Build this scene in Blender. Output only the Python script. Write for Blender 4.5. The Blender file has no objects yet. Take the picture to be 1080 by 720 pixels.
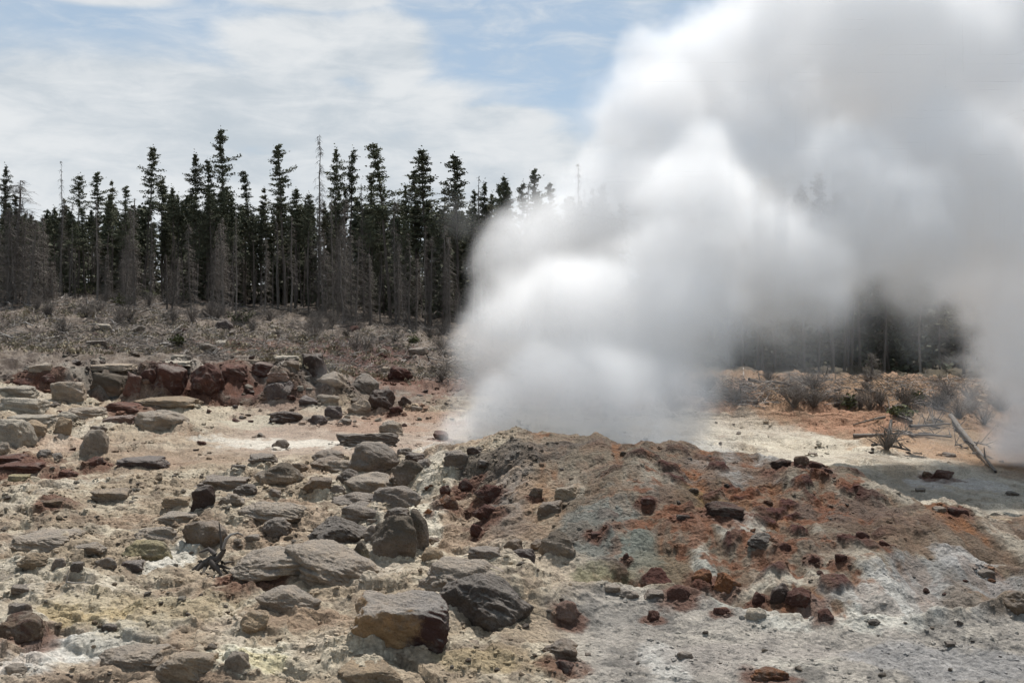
import bpy, bmesh, math, random
import numpy as np
from mathutils import Vector

# ------------------------------------------------------------------ camera, sky, sun, exposure
sc = bpy.context.scene
COL = sc.collection
FPX, CZ, HZ = 1050.0, 6.0, 310.0          # focal length in pixels of the 1080 px frame, eye height, horizon row
cam = bpy.data.cameras.new('camera')
cam_o = bpy.data.objects.new('camera', cam)
COL.objects.link(cam_o)
sc.camera = cam_o
cam.sensor_width = 36
cam.lens = FPX / 1080 * 36
cam.shift_y = (HZ - 360) / 1080
cam.clip_start, cam.clip_end = 0.1, 9000
cam_o.location = (0, 0, CZ)
cam_o.rotation_euler = (math.pi / 2, 0, 0)

SUN_EL, SUN_AZ = math.radians(63), math.radians(14)     # azimuth from +Y towards +X: behind the plume, a little right
world = bpy.data.worlds.new('World')
sc.world = world
world.use_nodes = True
sun = bpy.data.lights.new('sun', 'SUN')
sun.energy, sun.angle, sun.color = 4.3, math.radians(0.5), (1, .962, .915)
sun_o = bpy.data.objects.new('sun', sun)
COL.objects.link(sun_o)
sd = Vector((math.sin(SUN_AZ) * math.cos(SUN_EL), math.cos(SUN_AZ) * math.cos(SUN_EL), math.sin(SUN_EL)))
sun_o.rotation_euler = sd.to_track_quat('Z', 'Y').to_euler()
sun_o.location = (0, 0, 60)
vs = sc.view_settings
vs.view_transform, vs.look, vs.gamma, vs.exposure = 'Standard', 'None', 1, 0.5
vs.use_curve_mapping = False
cy = sc.cycles
cy.volume_bounces, cy.volume_step_rate, cy.volume_max_steps = 24, 2.6, 128
cy.max_bounces, cy.diffuse_bounces, cy.glossy_bounces = 26, 2, 1
cy.use_adaptive_sampling, cy.adaptive_threshold = True, 0.03
cy.sample_clamp_indirect = 20


class NB:
    """small helper for node trees"""
    def __init__(s, t): s.t = t; s.N = t.nodes; s.L = t.links
    def new(s, k, **kw):
        n = s.N.new(k)
        for a, b in kw.items(): setattr(n, a, b)
        return n
    def put(s, sock, x):
        if x is None: return
        if hasattr(x, 'is_output'): s.L.new(x, sock)
        else:
            if isinstance(x, tuple) and len(x) == 3 and len(sock.default_value) == 4: x = x + (1,)
            sock.default_value = x
    def m(s, op, a, b=None, c=None, clamp=False):
        n = s.N.new('ShaderNodeMath'); n.operation = op; n.use_clamp = clamp
        for i, x in enumerate((a, b, c)): s.put(n.inputs[i], x)
        return n.outputs[0]
    def v(s, op, a, b=None, scale=None):
        n = s.N.new('ShaderNodeVectorMath'); n.operation = op
        s.put(n.inputs[0], a)
        if b is not None: s.put(n.inputs[1], b)
        if scale is not None: s.put(n.inputs['Scale'], scale)
        return n.outputs['Value'] if op in ('LENGTH', 'DOT_PRODUCT') else n.outputs[0]
    def noise(s, vec, scale, detail=3, rough=.5, dist=0.0, out=0):
        n = s.N.new('ShaderNodeTexNoise')
        s.put(n.inputs['Vector'], vec); s.put(n.inputs['Scale'], scale)
        n.inputs['Detail'].default_value = detail; n.inputs['Roughness'].default_value = rough
        n.inputs['Distortion'].default_value = dist
        return n.outputs[out]
    def vor(s, vec, scale, feature='F1', out='Distance'):
        n = s.N.new('ShaderNodeTexVoronoi'); n.feature = feature
        s.put(n.inputs['Vector'], vec); s.put(n.inputs['Scale'], scale)
        return n.outputs[out]
    def step(s, x, a, b, lo=0.0, hi=1.0):
        n = s.N.new('ShaderNodeMapRange'); n.interpolation_type = 'SMOOTHSTEP'
        for i, q in enumerate((x, a, b, lo, hi)): s.put(n.inputs[i], q)
        return n.outputs[0]
    def mix(s, f, a, b, mode='MIX'):
        n = s.N.new('ShaderNodeMix'); n.data_type = 'RGBA'; n.blend_type = mode
        s.put(n.inputs[0], f); s.put(n.inputs[6], a); s.put(n.inputs[7], b)
        return n.outputs[2]


def lin(*c):
    """photo colour of a sunlit surface (0-255) -> base colour"""
    return tuple(((x / 255) ** 2.2) / 1.38 for x in c)


# sky: Nishita with thin summer cloud, by direction
w = NB(world.node_tree)
bg = w.N['Background']
sky = w.new('ShaderNodeTexSky', sky_type='NISHITA', sun_disc=False, sun_elevation=SUN_EL, sun_rotation=SUN_AZ,
            altitude=2300, air_density=1.0, dust_density=1.2, ozone_density=1.0)
tc = w.new('ShaderNodeTexCoord').outputs['Generated']
sx = w.new('ShaderNodeSeparateXYZ'); w.L.new(tc, sx.inputs[0])
X, Y, Z = sx.outputs
yy = w.m('ADD', w.m('ABSOLUTE', Y), .35)
hor = w.m('SQRT', w.m('ADD', w.m('MULTIPLY', X, X), w.m('MULTIPLY', Y, Y)))
az = w.m('ARCTAN2', X, Y)                        # radians, 0 = straight ahead
el = w.m('ARCTAN2', Z, hor)
cv = w.new('ShaderNodeCombineXYZ')
w.put(cv.inputs[0], az); w.put(cv.inputs[1], w.m('MULTIPLY', el, 2.4))
n_big = w.noise(cv.outputs[0], 4.2, 7, .56, .4)
n_str = w.noise(w.v('MULTIPLY', cv.outputs[0], (1.0, 1.5, 1.0)), 13.0, 7, .62, .5)


def blob(px, py, rx, ry):
    a0, e0 = math.atan((px - 540) / FPX), math.atan((HZ - py) / FPX)
    dx = w.m('MULTIPLY', w.m('SUBTRACT', az, a0), FPX / rx)
    dy = w.m('MULTIPLY', w.m('SUBTRACT', el, e0), FPX / ry)
    return w.m('SUBTRACT', 1.0, w.m('SQRT', w.m('ADD', w.m('MULTIPLY', dx, dx), w.m('MULTIPLY', dy, dy))))


c = blob(215, 128, 400, 74)
for b in ((60, 150, 420, 110), (420, 190, 420, 85), (400, 58, 78, 58), (330, 60, 120, 50), (330, 0, 110, 22), (90, 14, 100, 18), (520, 130, 90, 26), (900, 60, 160, 260), (1400, 100, 500, 200), (-500, 80, 400, 160)):
    c = w.m('SMOOTH_MAX', c, blob(*b), .12)
cm = w.m('ADD', c, w.m('MULTIPLY_ADD', n_big, 1.5, -.78))
cm = w.m('ADD', cm, w.m('MULTIPLY_ADD', n_str, .26, -.13))
cover = w.step(cm, -.06, .42)
low = w.step(el, .17, .03)                       # pale veil low over the trees
cover = w.m('MAXIMUM', cover, w.m('MULTIPLY', low, .8))
cover = w.m('MAXIMUM', cover, w.m('MULTIPLY', w.step(w.m('MULTIPLY_ADD', n_str, 1.0, w.m('MULTIPLY', n_big, .5)), .62, 1.0), .55))
shade = w.step(w.m('MULTIPLY_ADD', n_big, .8, w.m('MULTIPLY', n_str, .4)), .44, .74)
ccol = w.mix(shade, (4.0, 4.4, 4.75), (5.7, 5.85, 5.95))
skyc = w.mix(.72, sky.outputs[0], (3.2, 3.95, 4.6))
w.L.new(w.mix(w.m('MULTIPLY', cover, .95), skyc, ccol), bg.inputs[0])
bg.inputs[1].default_value = .1

# ------------------------------------------------------------------ numeric helpers


def _hash(i, j, k, seed):
    u = np.uint32
    h = i.astype(np.int32).view(u) * u(374761393) + j.astype(np.int32).view(u) * u(668265263) + u((seed * 144665 + 1013) & 0xffffffff)
    h = (h ^ (h >> u(13))) * u(1274126177)
    h = (h ^ (h >> u(16))) * u(2246822519)
    return ((h ^ (h >> u(15))) & u(0xffffff)) * np.float32(1 / 0xffffff)


def vnoise2(x, y, seed=0):
    xi, yi = np.floor(x), np.floor(y)
    fx, fy = x - xi, y - yi
    fx, fy = fx * fx * fx * (fx * (fx * 6 - 15) + 10), fy * fy * fy * (fy * (fy * 6 - 15) + 10)
    xi, yi = xi.astype(np.int64), yi.astype(np.int64)
    z = np.zeros_like(xi)
    a, b, c_, d = _hash(xi, yi, z, seed), _hash(xi + 1, yi, z, seed), _hash(xi, yi + 1, z, seed), _hash(xi + 1, yi + 1, z, seed)
    return ((a + (b - a) * fx) * (1 - fy) + (c_ + (d - c_) * fx) * fy) * 2 - 1


def fbm2(x, y, octv=4, seed=0, gain=.5, lac=2.03, ridged=False):
    s, a, t = 0, 1, 0
    for o in range(octv):
        n = vnoise2(x + o * 17.3, y - o * 9.1, seed + o)
        s = s + a * ((1 - 2 * np.abs(n)) if ridged else n)
        t += a; a *= gain
        x, y = (x * .8 - y * .6) * lac, (x * .6 + y * .8) * lac
    return s / t


def worley(x, y, seed=0):
    """F1, F2 and a random value of the nearest cell"""
    xi, yi = np.floor(x).astype(np.int64), np.floor(y).astype(np.int64)
    f1 = np.full(x.shape, 9.0); f2 = np.full(x.shape, 9.0); r = np.zeros(x.shape)
    z = np.zeros_like(xi)
    for dx in (-1, 0, 1):
        for dy in (-1, 0, 1):
            cx, cy_ = xi + dx, yi + dy
            px, py = cx + _hash(cx, cy_, z, seed), cy_ + _hash(cx, cy_, z, seed + 50)
            d = np.hypot(px - x, py - y)
            rv = _hash(cx, cy_, z, seed + 99)
            near = d < f1
            f2 = np.where(near, f1, np.minimum(f2, d))
            r = np.where(near, rv, r)
            f1 = np.where(near, d, f1)
    return f1, f2, r


def sst(a, b, x):
    t = np.clip((x - a) / (b - a), 0, 1)
    return t * t * (3 - 2 * t)


def noise3(p, scale, seed, octv=3):
    out = 0; a = 1; t = 0
    for o in range(octv):
        q = p * scale + seed * 3.7 + o * 11.3
        out = out + a * (vnoise2(q[:, 0] + q[:, 2] * .61, q[:, 1] + q[:, 2] * .37, seed + o) + vnoise2(q[:, 1] * .83 - q[:, 0] * .3, q[:, 2] + q[:, 0] * .45, seed + 31 + o)) * .6
        t += a; a *= .5; scale *= 2.1
    return out / t


# ------------------------------------------------------------------ terrain: metres below the eye, per bearing and distance
ST = [4, 8, 12.8, 14.5, 16, 18, 20, 22, 24, 26, 28, 31, 35, 40, 45.6, 46.4, 50, 60, 75, 100, 130, 300, 2500]
TB = {
    -900: [5.4, 5.3, 5.0, 5.0, 5.0, 5.0, 5.0, 5.0, 5.1, 5.1, 5.1, 5.0, 4.8, 4.5, 4.1, 4.0, 3.6, 3.0, 2.0, -.3, -.5, -2, -9],
    0:    [5.5, 5.3, 5.0, 5.0, 5.0, 5.0, 5.05, 5.15, 5.2, 5.25, 5.3, 5.3, 5.15, 4.8, 4.4, 4.0, 3.6, 3.1, 2.2, .1, -.5, -2, -9],
    90:   [5.5, 5.3, 5.0, 5.0, 5.0, 5.0, 5.05, 5.15, 5.2, 5.3, 5.35, 5.4, 5.45, 5.4, 5.2, 3.65, 3.5, 3.0, 2.2, .3, -.4, -2, -9],
    300:  [5.5, 5.3, 5.0, 5.0, 5.0, 5.0, 5.05, 5.15, 5.2, 5.3, 5.35, 5.45, 5.55, 5.55, 5.3, 3.5, 3.45, 3.3, 3.0, 1.7, .8, -2, -9],
    350:  [5.5, 5.3, 5.0, 5.0, 5.0, 5.0, 5.05, 5.15, 5.2, 5.3, 5.4, 5.5, 5.6, 5.6, 5.3, 4.4, 4.1, 3.8, 3.3, 2.2, 1.2, -2, -9],
    400:  [5.5, 5.3, 5.0, 5.0, 5.0, 5.0, 5.05, 5.15, 5.2, 5.3, 5.4, 5.5, 5.6, 5.65, 5.5, 5.4, 5.1, 4.7, 4.0, 2.7, 1.6, -1, -9],
    480:  [5.5, 5.3, 5.0, 5.0, 5.0, 5.0, 4.98, 4.9, 4.62, 4.2, 4.35, 4.95, 5.65, 5.7, 5.65, 5.6, 5.4, 5.0, 4.6, 3.3, 2.2, 0, -9],
    560:  [5.5, 5.3, 5.0, 4.96, 4.93, 4.75, 4.5, 4.15, 3.78, 3.75, 4.3, 5.0, 5.7, 5.9, 5.9, 5.9, 5.7, 5.4, 5.2, 4.5, 3.5, 0, -9],
    660:  [5.5, 5.3, 5.0, 4.97, 4.93, 4.4, 4.1, 3.82, 3.6, 3.95, 4.6, 5.3, 5.9, 6.0, 6.0, 6.0, 5.9, 5.7, 5.6, 5.5, 5, 2, -9],
    780:  [5.5, 5.3, 5.0, 4.97, 4.78, 4.4, 4.17, 3.97, 3.87, 4.6, 5.3, 5.9, 6.0, 6.1, 6.1, 5.9, 5.05, 5.2, 6.1, 6.4, 6, 3, -9],
    880:  [5.5, 5.3, 5.0, 4.9, 4.66, 4.36, 4.13, 4.0, 4.2, 5.2, 5.8, 6.0, 6.1, 6.2, 6.2, 6.0, 5.6, 5.3, 6.2, 6.4, 6, 3, -9],
    980:  [5.5, 5.3, 5.0, 4.92, 4.74, 4.5, 4.36, 4.55, 5.3, 6.0, 6.1, 6.2, 6.3, 6.2, 5.9, 5.85, 5.7, 5.7, 6.3, 6.5, 6, 3, -9],
    1080: [5.5, 5.3, 5.0, 4.95, 4.88, 4.72, 4.7, 5.2, 5.8, 6.0, 6.2, 6.4, 6.5, 6.5, 6.4, 6.4, 6.3, 6.3, 6.5, 6.6, 6, 3, -9],
    1900: [5.5, 5.3, 5.0, 5.0, 5.0, 5.0, 5.1, 5.4, 5.8, 6.0, 6.2, 6.4, 6.5, 6.5, 6.4, 6.4, 6.3, 6.3, 6.5, 6.6, 6, 3, -9]}

pxs = np.concatenate([np.linspace(-900, -20, 120, endpoint=False), np.linspace(-20, 1100, 1300, endpoint=False), np.linspace(1100, 1900, 110)])
h5 = np.linspace(455, 60, 760)                    # rows even in picture height over a flat plane
ys = np.concatenate([[3, 5, 7, 9, 10.5], 5 * FPX / h5, [92, 97, 103, 110, 118, 130, 150, 190, 260, 400, 700, 1300, 2500]])
ys = np.unique(np.concatenate([ys, np.linspace(17, 27, 90), np.linspace(45.2, 46.8, 12)]))
cols = sorted(TB)
prof = np.array([np.interp(np.log(ys), np.log(ST), TB[c_]) for c_ in cols])        # cols x rows
# ease the kinks of the profiles along the distance
for _ in range(10):
    p2 = prof.copy(); p2[:, 1:-1] = (prof[:, :-2] + 2 * prof[:, 1:-1] + prof[:, 2:]) / 4; prof = p2
ci = np.clip(np.searchsorted(cols, pxs, side='right') - 1, 0, len(cols) - 2)
ca = np.array(cols, float)
tt = (pxs - ca[ci]) / (ca[ci + 1] - ca[ci]); tt = tt * tt * (3 - 2 * tt)
Hh = prof[ci].T * (1 - tt) + prof[ci + 1].T * tt                                   # rows x cols
PX, YY = np.meshgrid(pxs, ys)
XX = (PX - 540) / FPX * YY
ZZ = CZ - Hh
ZZ -= np.clip(fbm2(XX * .55, YY * .1, 3, 65) + .1, 0, 1) * 2.2 * sst(45.4, 46.3, YY) * (1 - sst(47, 51, YY)) * sst(70, 100, PX) * (1 - sst(340, 370, PX))      # gaps bitten out of the ledge

lipy = np.interp(PX, [540, 640, 720, 800, 880, 960, 1080], [15.8, 16.0, 15.9, 15.0, 14.35, 14.4, 14.9]) + .15 * fbm2(XX * 1.3, YY * 1.3, 3, 55)
mound = sst(530, 640, PX + (YY - 20) * 6) * sst(-.1, .5, YY - lipy) * (1 - sst(24.5, 28, YY - (PX < 820) * 1.0))
fore_r = sst(560, 640, PX) * (1 - sst(-.3, .2, YY - lipy))
hill = sst(45.8, 46.6, YY) * (1 - sst(350, 560, PX)) + sst(50, 54, YY) * sst(350, 560, PX); hill = np.clip(hill, 0, 1)
pool = sst(32, 35, YY) * (1 - sst(42, 46, YY)) * sst(200, 280, PX) * (1 - sst(470, 520, PX))
stream = sst(25, 29, YY) * (1 - sst(44, 48, YY)) * sst(470, 600, PX)
sand = np.exp(-((PX - 190) / 110) ** 2 - ((YY - 32) / 3) ** 2)
smooth = np.clip(pool + stream * .8 + fore_r * .75 + sand * .8, 0, 1)
rough = 1 - smooth * .85
lw = fbm2(XX * .35, YY * .35, 3, 5)
wx, wy = XX + .35 * fbm2(XX * .9, YY * .9, 2, 3), YY + .35 * fbm2(XX * .9 + 7, YY * .9, 2, 4)
f1, f2, r1 = worley(wx * .62, wy * .85, 11)
g1, g2, r2 = worley(wx * 1.7, wy * 2.3, 12)
k1, k2, r3 = worley(wx * 4.6, wy * 6, 13)
dome1 = np.clip(1 - (f1 / .62) ** 2, 0, 1) ** .6 * r1 * (r1 > .35)
dome2 = np.clip(1 - (g1 / .58) ** 2, 0, 1) ** .6 * r2 * (r2 > .3)
dome3 = np.clip(1 - (k1 / .55) ** 2, 0, 1) ** .6 * r3
flat = (1 - mound) * (1 - hill * .45)
near = np.clip(60 / YY, 0, 1)
dz = rough * (lw * .14 + flat * (dome1 * .22 + dome2 * .12) + dome3 * .055 * near * (1 - .6 * mound))
flow = fbm2(XX * 1.5 + .6 * lw, YY * .42, 5, 29, .58)                # runnels down the slope
dz += mound * (fbm2(XX * .8, YY * .8, 6, 21, .52) * .24 * (1 - .5 * sst(21, 24, YY)) + fbm2(XX * .45, YY * .5, 3, 25, ridged=True) * .12 + flow * .17 + dome2 * .07)
# terraces: sinter breaks in thin steps
ter = fbm2(XX * .28, YY * .5, 4, 33)
dz += rough * flat * (.10 * sst(.0, .04, ter) + .08 * sst(.22, .25, ter) + .09 * sst(-.25, -.22, ter)) * (1 - hill)
dz += stream * (.10 * sst(.0, .05, ter) + .08 * sst(.2, .24, ter)) - stream * .1
dz += (.35 + rough * .65) * near * fbm2(XX * 3.1, YY * 3.1, 5, 41, .55) * (.055 - .02 * mound)
dz += near * fbm2(XX * 13, YY * 13, 3, 43, .6) * .014
dz += fore_r * fbm2(XX * 2.2, YY * 2.2, 4, 44, .6) * .05
# the lip where the grey bank meets the white crust of the mound
lip_m = sst(570, 640, PX)
dz += lip_m * .10 * (sst(-.9, -.02, YY - lipy) * (1 - sst(-.02, .10, YY - lipy)))
dz -= lip_m * .07 * np.exp(-((YY - lipy - .35) / .3) ** 2)
dz += hill * fbm2(XX * .5, YY * .3, 6, 61, .6) * .45 * np.clip(YY / 50, 0, 1.5)
dz += sst(480, 620, PX) * sst(46, 48.5, YY) * (1 - sst(62, 75, YY)) * (fbm2(XX * .55, YY * .5, 5, 63, .6, ridged=True) * .5 + .1)
dz *= 1 - sst(140, 400, YY)
ZZ = ZZ + dz
PY = HZ + (CZ - ZZ) / YY * FPX
SEEN = np.minimum.accumulate(PY, axis=0)           # picture row of the visible skyline from near to far


def ground_z(x, y):
    px = x / y * FPX + 540
    i = np.clip(np.searchsorted(pxs, px) - 1, 0, len(pxs) - 2); j = np.clip(np.searchsorted(ys, y) - 1, 0, len(ys) - 2)
    a = (px - pxs[i]) / (pxs[i + 1] - pxs[i]); b = (y - ys[j]) / (ys[j + 1] - ys[j])
    return float((ZZ[j, i] * (1 - a) + ZZ[j, i + 1] * a) * (1 - b) + (ZZ[j + 1, i] * (1 - a) + ZZ[j + 1, i + 1] * a) * b)


def hit(px, py):
    """distance of the ground seen at a point of the photograph"""
    i = int(np.clip(np.searchsorted(pxs, px), 0, len(pxs) - 1))
    colv = SEEN[:, i]
    j = int(np.argmax(colv <= py))
    if j == 0: return float(ys[1]) if colv[0] <= py else 200.0
    return float(ys[j - 1] + (ys[j] - ys[j - 1]) * np.clip((colv[j - 1] - py) / max(colv[j - 1] - colv[j], 1e-6), 0, 1))


# ground colour: mineral staining laid on the land
C = np.zeros(XX.shape + (3,))
def base(c_): C[:] = lin(*c_)
def lay(mask, c_):
    C[:] = C * (1 - mask[..., None]) + np.array(lin(*c_)) * mask[..., None]
base((158, 142, 121))
nA, nB, nC_, nD = fbm2(XX * .4, YY * .4, 5, 101, .6), fbm2(XX * 1.1, YY * 1.1, 5, 103, .6), fbm2(XX * 2.6, YY * 2.6, 4, 105, .6), fbm2(XX * .8, YY * .22, 5, 107, .6)
lay(sst(-.1, .35, nB) * .7, (190, 179, 158))
lay(sst(.05, .4, -nC_) * .5, (116, 100, 86)); lay(sst(.2, .4, nD) * .5, (202, 192, 174))
lay(sst(.05, .35, nA) * .6, (140, 116, 96))
lay(hill * .9, (98, 86, 76)); lay(hill * sst(0, .35, nB) * .6, (124, 112, 101)); lay(hill * sst(.0, .3, -nD) * .7, (72, 61, 54)); lay(hill * sst(.1, .3, nC_) * .5, (140, 130, 119)); lay(hill * sst(.1, .3, -nC_) * .6, (66, 56, 50))
lay(pool * .75, (158, 140, 126)); lay(sand * .7, (146, 124, 105))
lay(stream * .85, (188, 179, 163)); lay(stream * sst(.0, .3, nD) * .7, (152, 140, 124)); lay(stream * sst(.1, .4, nB) * .5, (160, 145, 124))
lay(fore_r * .85, (146, 141, 134)); lay(fore_r * sst(0, .4, nB) * .5, (172, 164, 152)); lay(fore_r * sst(.05, .4, -nC_) * .6, (112, 108, 103))
b0_ = np.interp(PX, [740, 850, 980, 1080], [46.5, 43, 37.5, 34.5]) + 1.5 * nA
bank_r = sst(480, 620, PX) * sst(0, 2.5, YY - b0_)
lay(bank_r, (138, 112, 88)); lay(bank_r * sst(.0, .3, nD) * .8, (150, 122, 100)); lay(bank_r * sst(62, 70, YY), (84, 76, 62))
floor_ = sst(88, 98, YY + nA * 10); lay(floor_, (78, 68, 58))
lay(mound * .92, (104, 92, 78)); lay(mound * sst(-.05, .3, nB) * .4, (128, 116, 100)); lay(mound * sst(.0, .3, -nD) * .5, (88, 74, 62))
lay(mound * sst(.02, .3, flow) * .6 * (1 - sst(20, 23, YY)), (168, 160, 145)); lay(mound * sst(.05, .3, -flow) * .6, (112, 78, 56)); lay(mound * sst(.22, .4, -flow) * .6, (132, 88, 54))


def patch(px, py, rx, ry, c_, k=1.0, fr=.8):
    y0 = hit(px, py); y1, y2 = hit(px, py + ry), hit(px, py - ry)
    ryw = max(.25, (y2 - y1) / 2); yc = (y1 + y2) / 2
    x0 = (px - 540) / FPX * yc; rxw = rx / FPX * yc
    d = np.hypot((XX - x0) / rxw, (YY - yc) / ryw) + fr * nB * .9 + .5 * fr * nC_
    lay((1 - sst(.65, 1.15, d)) * k, c_)


for p in (
    (60, 690, 60, 26, (214, 210, 200), .95), (20, 700, 40, 20, (205, 190, 175), .7), (270, 690, 60, 18, (218, 211, 188), .9), (285, 700, 26, 8, (208, 196, 158), .8),
    (90, 650, 60, 6, (188, 166, 126), .8), (130, 672, 60, 18, (184, 176, 160), .6), (20, 600, 50, 16, (168, 160, 146), .5), (182, 585, 18, 18, (216, 210, 196), .85),
    (160, 640, 120, 14, (176, 160, 128), .5), (330, 690, 40, 22, (186, 170, 150), .6), (255, 610, 30, 12, (150, 118, 98), .6), (300, 650, 60, 14, (150, 124, 102), .5),
    (300, 468, 90, 6, (206, 198, 184), .9), (395, 452, 60, 6, (150, 124, 106), .8), (70, 470, 40, 10, (176, 150, 130), .5), (200, 440, 60, 16, (186, 174, 152), .6), (270, 446, 40, 8, (180, 172, 152), .7),
    (450, 550, 22, 36, (212, 202, 182), .9), (455, 500, 16, 24, (200, 190, 172), .8), (480, 590, 60, 10, (188, 176, 156), .6), (395, 600, 30, 12, (196, 184, 166), .7), (390, 560, 16, 22, (205, 196, 178), .5), (460, 465, 30, 6, (206, 196, 184), .7),
    (380, 374, 66, 15, (92, 64, 56), .85), (430, 408, 60, 12, (128, 98, 84), .7), (260, 365, 60, 10, (120, 88, 72), .6), (255, 405, 34, 18, (104, 74, 64), .85), (200, 412, 60, 14, (88, 64, 56), .7), (60, 405, 60, 10, (112, 90, 78), .6),
    (200, 383, 130, 3, (160, 150, 138), .8), (60, 395, 50, 8, (150, 142, 130), .6), (300, 420, 40, 16, (122, 100, 90), .6), (430, 440, 60, 8, (150, 118, 98), .6), (440, 392, 40, 10, (110, 96, 82), .6), (20, 492, 34, 8, (134, 104, 92), .7),
    (530, 540, 36, 30, (104, 90, 80), .6), (550, 475, 70, 14, (92, 84, 76), .8), (540, 520, 30, 30, (132, 128, 122), .5), (575, 525, 34, 26, (150, 120, 92), .55),
    (555, 590, 70, 10, (186, 172, 152), .7), (640, 560, 50, 40, (112, 114, 108), .8), (650, 608, 40, 12, (122, 117, 90), .8), (700, 600, 40, 20, (112, 98, 78), .6), (670, 580, 26, 30, (104, 110, 100), .5),
    (700, 485, 90, 20, (98, 82, 72), .8), (790, 500, 80, 16, (112, 96, 84), .7), (745, 535, 32, 14, (112, 86, 48), .8), (700, 520, 40, 14, (92, 80, 72), .6),
    (776, 560, 30, 26, (176, 172, 160), .85), (750, 610, 14, 34, (170, 170, 160), .7), (830, 608, 60, 8, (182, 174, 158), .7), (900, 585, 60, 6, (160, 150, 134), .5), (900, 650, 110, 16, (200, 196, 184), .85), (960, 630, 70, 26, (178, 176, 170), .8),
    (900, 540, 90, 20, (94, 76, 66), .85), (980, 570, 90, 16, (106, 88, 72), .7), (1000, 612, 80, 26, (140, 139, 136), .8), (1020, 590, 36, 8, (172, 170, 166), .7), (870, 575, 50, 14, (104, 84, 70), .7), (1040, 640, 40, 16, (112, 96, 80), .7),
    (720, 560, 30, 30, (96, 62, 40), .5), (835, 700, 60, 8, (190, 184, 170), .6), (700, 700, 20, 26, (186, 182, 174), .8), (800, 690, 90, 20, (158, 150, 142), .5), (1000, 700, 120, 18, (146, 144, 142), .7), (560, 700, 60, 16, (160, 140, 112), .6), (510, 700, 50, 10, (176, 158, 124), .6), (640, 650, 70, 14, (122, 118, 112), .6),
    (690, 455, 60, 12, (160, 158, 152), .6), (740, 465, 60, 14, (176, 174, 168), .6), (860, 470, 120, 10, (206, 196, 176), .6), (1010, 510, 60, 8, (196, 190, 184), .7), (940, 520, 60, 6, (214, 204, 184), .6), (1040, 535, 40, 10, (198, 180, 146), .5),
    (770, 422, 40, 12, (134, 102, 80), .7), (830, 430, 50, 14, (168, 136, 110), .7), (900, 445, 60, 16, (160, 120, 96), .7), (960, 470, 60, 10, (170, 138, 108), .7), (1010, 460, 40, 20, (150, 130, 106), .6)):
    patch(*p)
# rusty clots on the mound
q1, q2, rq = worley(wx * 1.15 + 5, wy * 1.5, 77)
rz = mound * np.clip(sst(620, 700, PX) * (1 - sst(880, 960, PX)) * (1 - sst(22, 24, YY)) + .25, 0, 1)
spot = rz * (1 - sst(.18, .34, q1 + nC_ * .22)) * (rq > .5)
lay(spot * .95, (74, 42, 34))
lay(rz * sst(.16, .34, nB * .7 + nC_ * .6) * .8, (108, 68, 46))
lay(mound * sst(.1, .3, fbm2(XX * 3.5, YY * 1.2, 4, 131)) * .35, (118, 94, 76))
dzs = spot * .12
ZZ = ZZ + dzs
ledge = sst(45.4, 45.7, YY) * (1 - sst(46.1, 46.6, YY)) * sst(70, 100, PX) * (1 - sst(340, 370, PX))
lay(ledge * .65, (104, 76, 64))
C *= (1 + .26 * nC_ + .16 * fbm2(XX * 9, YY * 9, 3, 151))[..., None]
C = np.clip(C, .012, .8)


def tag(o, label=None, cat=None, group=None, kind=None):
    if label: o['label'] = label
    if cat: o['category'] = cat
    if group: o['group'] = group
    if kind: o['kind'] = kind
    return o


def mesh_from(name, verts, faces, mats, smooth=True, parent=None, link=True):
    me = bpy.data.meshes.new(name)
    verts = np.asarray(verts, np.float32); faces = np.asarray(faces, np.int32)
    n = faces.shape[1]
    me.vertices.add(len(verts)); me.vertices.foreach_set('co', verts.ravel())
    me.loops.add(faces.size); me.loops.foreach_set('vertex_index', faces.ravel())
    me.polygons.add(len(faces)); me.polygons.foreach_set('loop_start', np.arange(0, faces.size, n, dtype=np.int32))
    me.polygons.foreach_set('use_smooth', np.full(len(faces), smooth, dtype=bool))
    me.update(calc_edges=True); me.validate()
    for m_ in (mats if isinstance(mats, (list, tuple)) else [mats]): me.materials.append(m_)
    o = bpy.data.objects.new(name, me)
    if link: COL.objects.link(o)
    if parent: o.parent = parent
    return o


def mat(name):
    m_ = bpy.data.materials.new(name); m_.use_nodes = True
    b = NB(m_.node_tree); bs = b.N['Principled BSDF']
    bs.inputs['Specular IOR Level'].default_value = .25
    bs.inputs['Roughness'].default_value = .9
    return m_, b, bs


def bump(b, bs, h, strength, dist):
    n = b.new('ShaderNodeBump'); n.inputs['Strength'].default_value = strength; n.inputs['Distance'].default_value = dist
    b.put(n.inputs['Height'], h); b.L.new(n.outputs[0], bs.inputs['Normal'])


gm, b, bs = mat('mineral_ground')
at = b.new('ShaderNodeAttribute'); at.attribute_name = 'stain'
geo = b.new('ShaderNodeNewGeometry').outputs['Position']
sp = b.noise(geo, 22, 5, .7)
cell = b.vor(geo, 16.0, out='Color')
sepc = b.new('ShaderNodeSeparateColor'); b.L.new(cell, sepc.inputs[0])
k = b.m('MULTIPLY_ADD', sp, 1.5, .26)
k2 = b.m('MULTIPLY_ADD', sepc.outputs[0], .3, .85)
kk = b.m('MULTIPLY', k, k2)
vk = b.new('ShaderNodeCombineColor')
for i in range(3): b.L.new(kk, vk.inputs[i])
b.L.new(b.mix(1.0, at.outputs['Color'], vk.outputs[0], 'MULTIPLY'), bs.inputs['Base Color'])
hh = b.m('ADD', b.m('MULTIPLY', b.noise(geo, 9, 8, .68), 1.0), b.m('MULTIPLY', b.vor(geo, 14.0), .35))
bump(b, bs, hh, .9, .09)
nr, nc = XX.shape

# ------------------------------------------------------------------ rocks: every boulder a mesh of its own
_ico = {}


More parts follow.
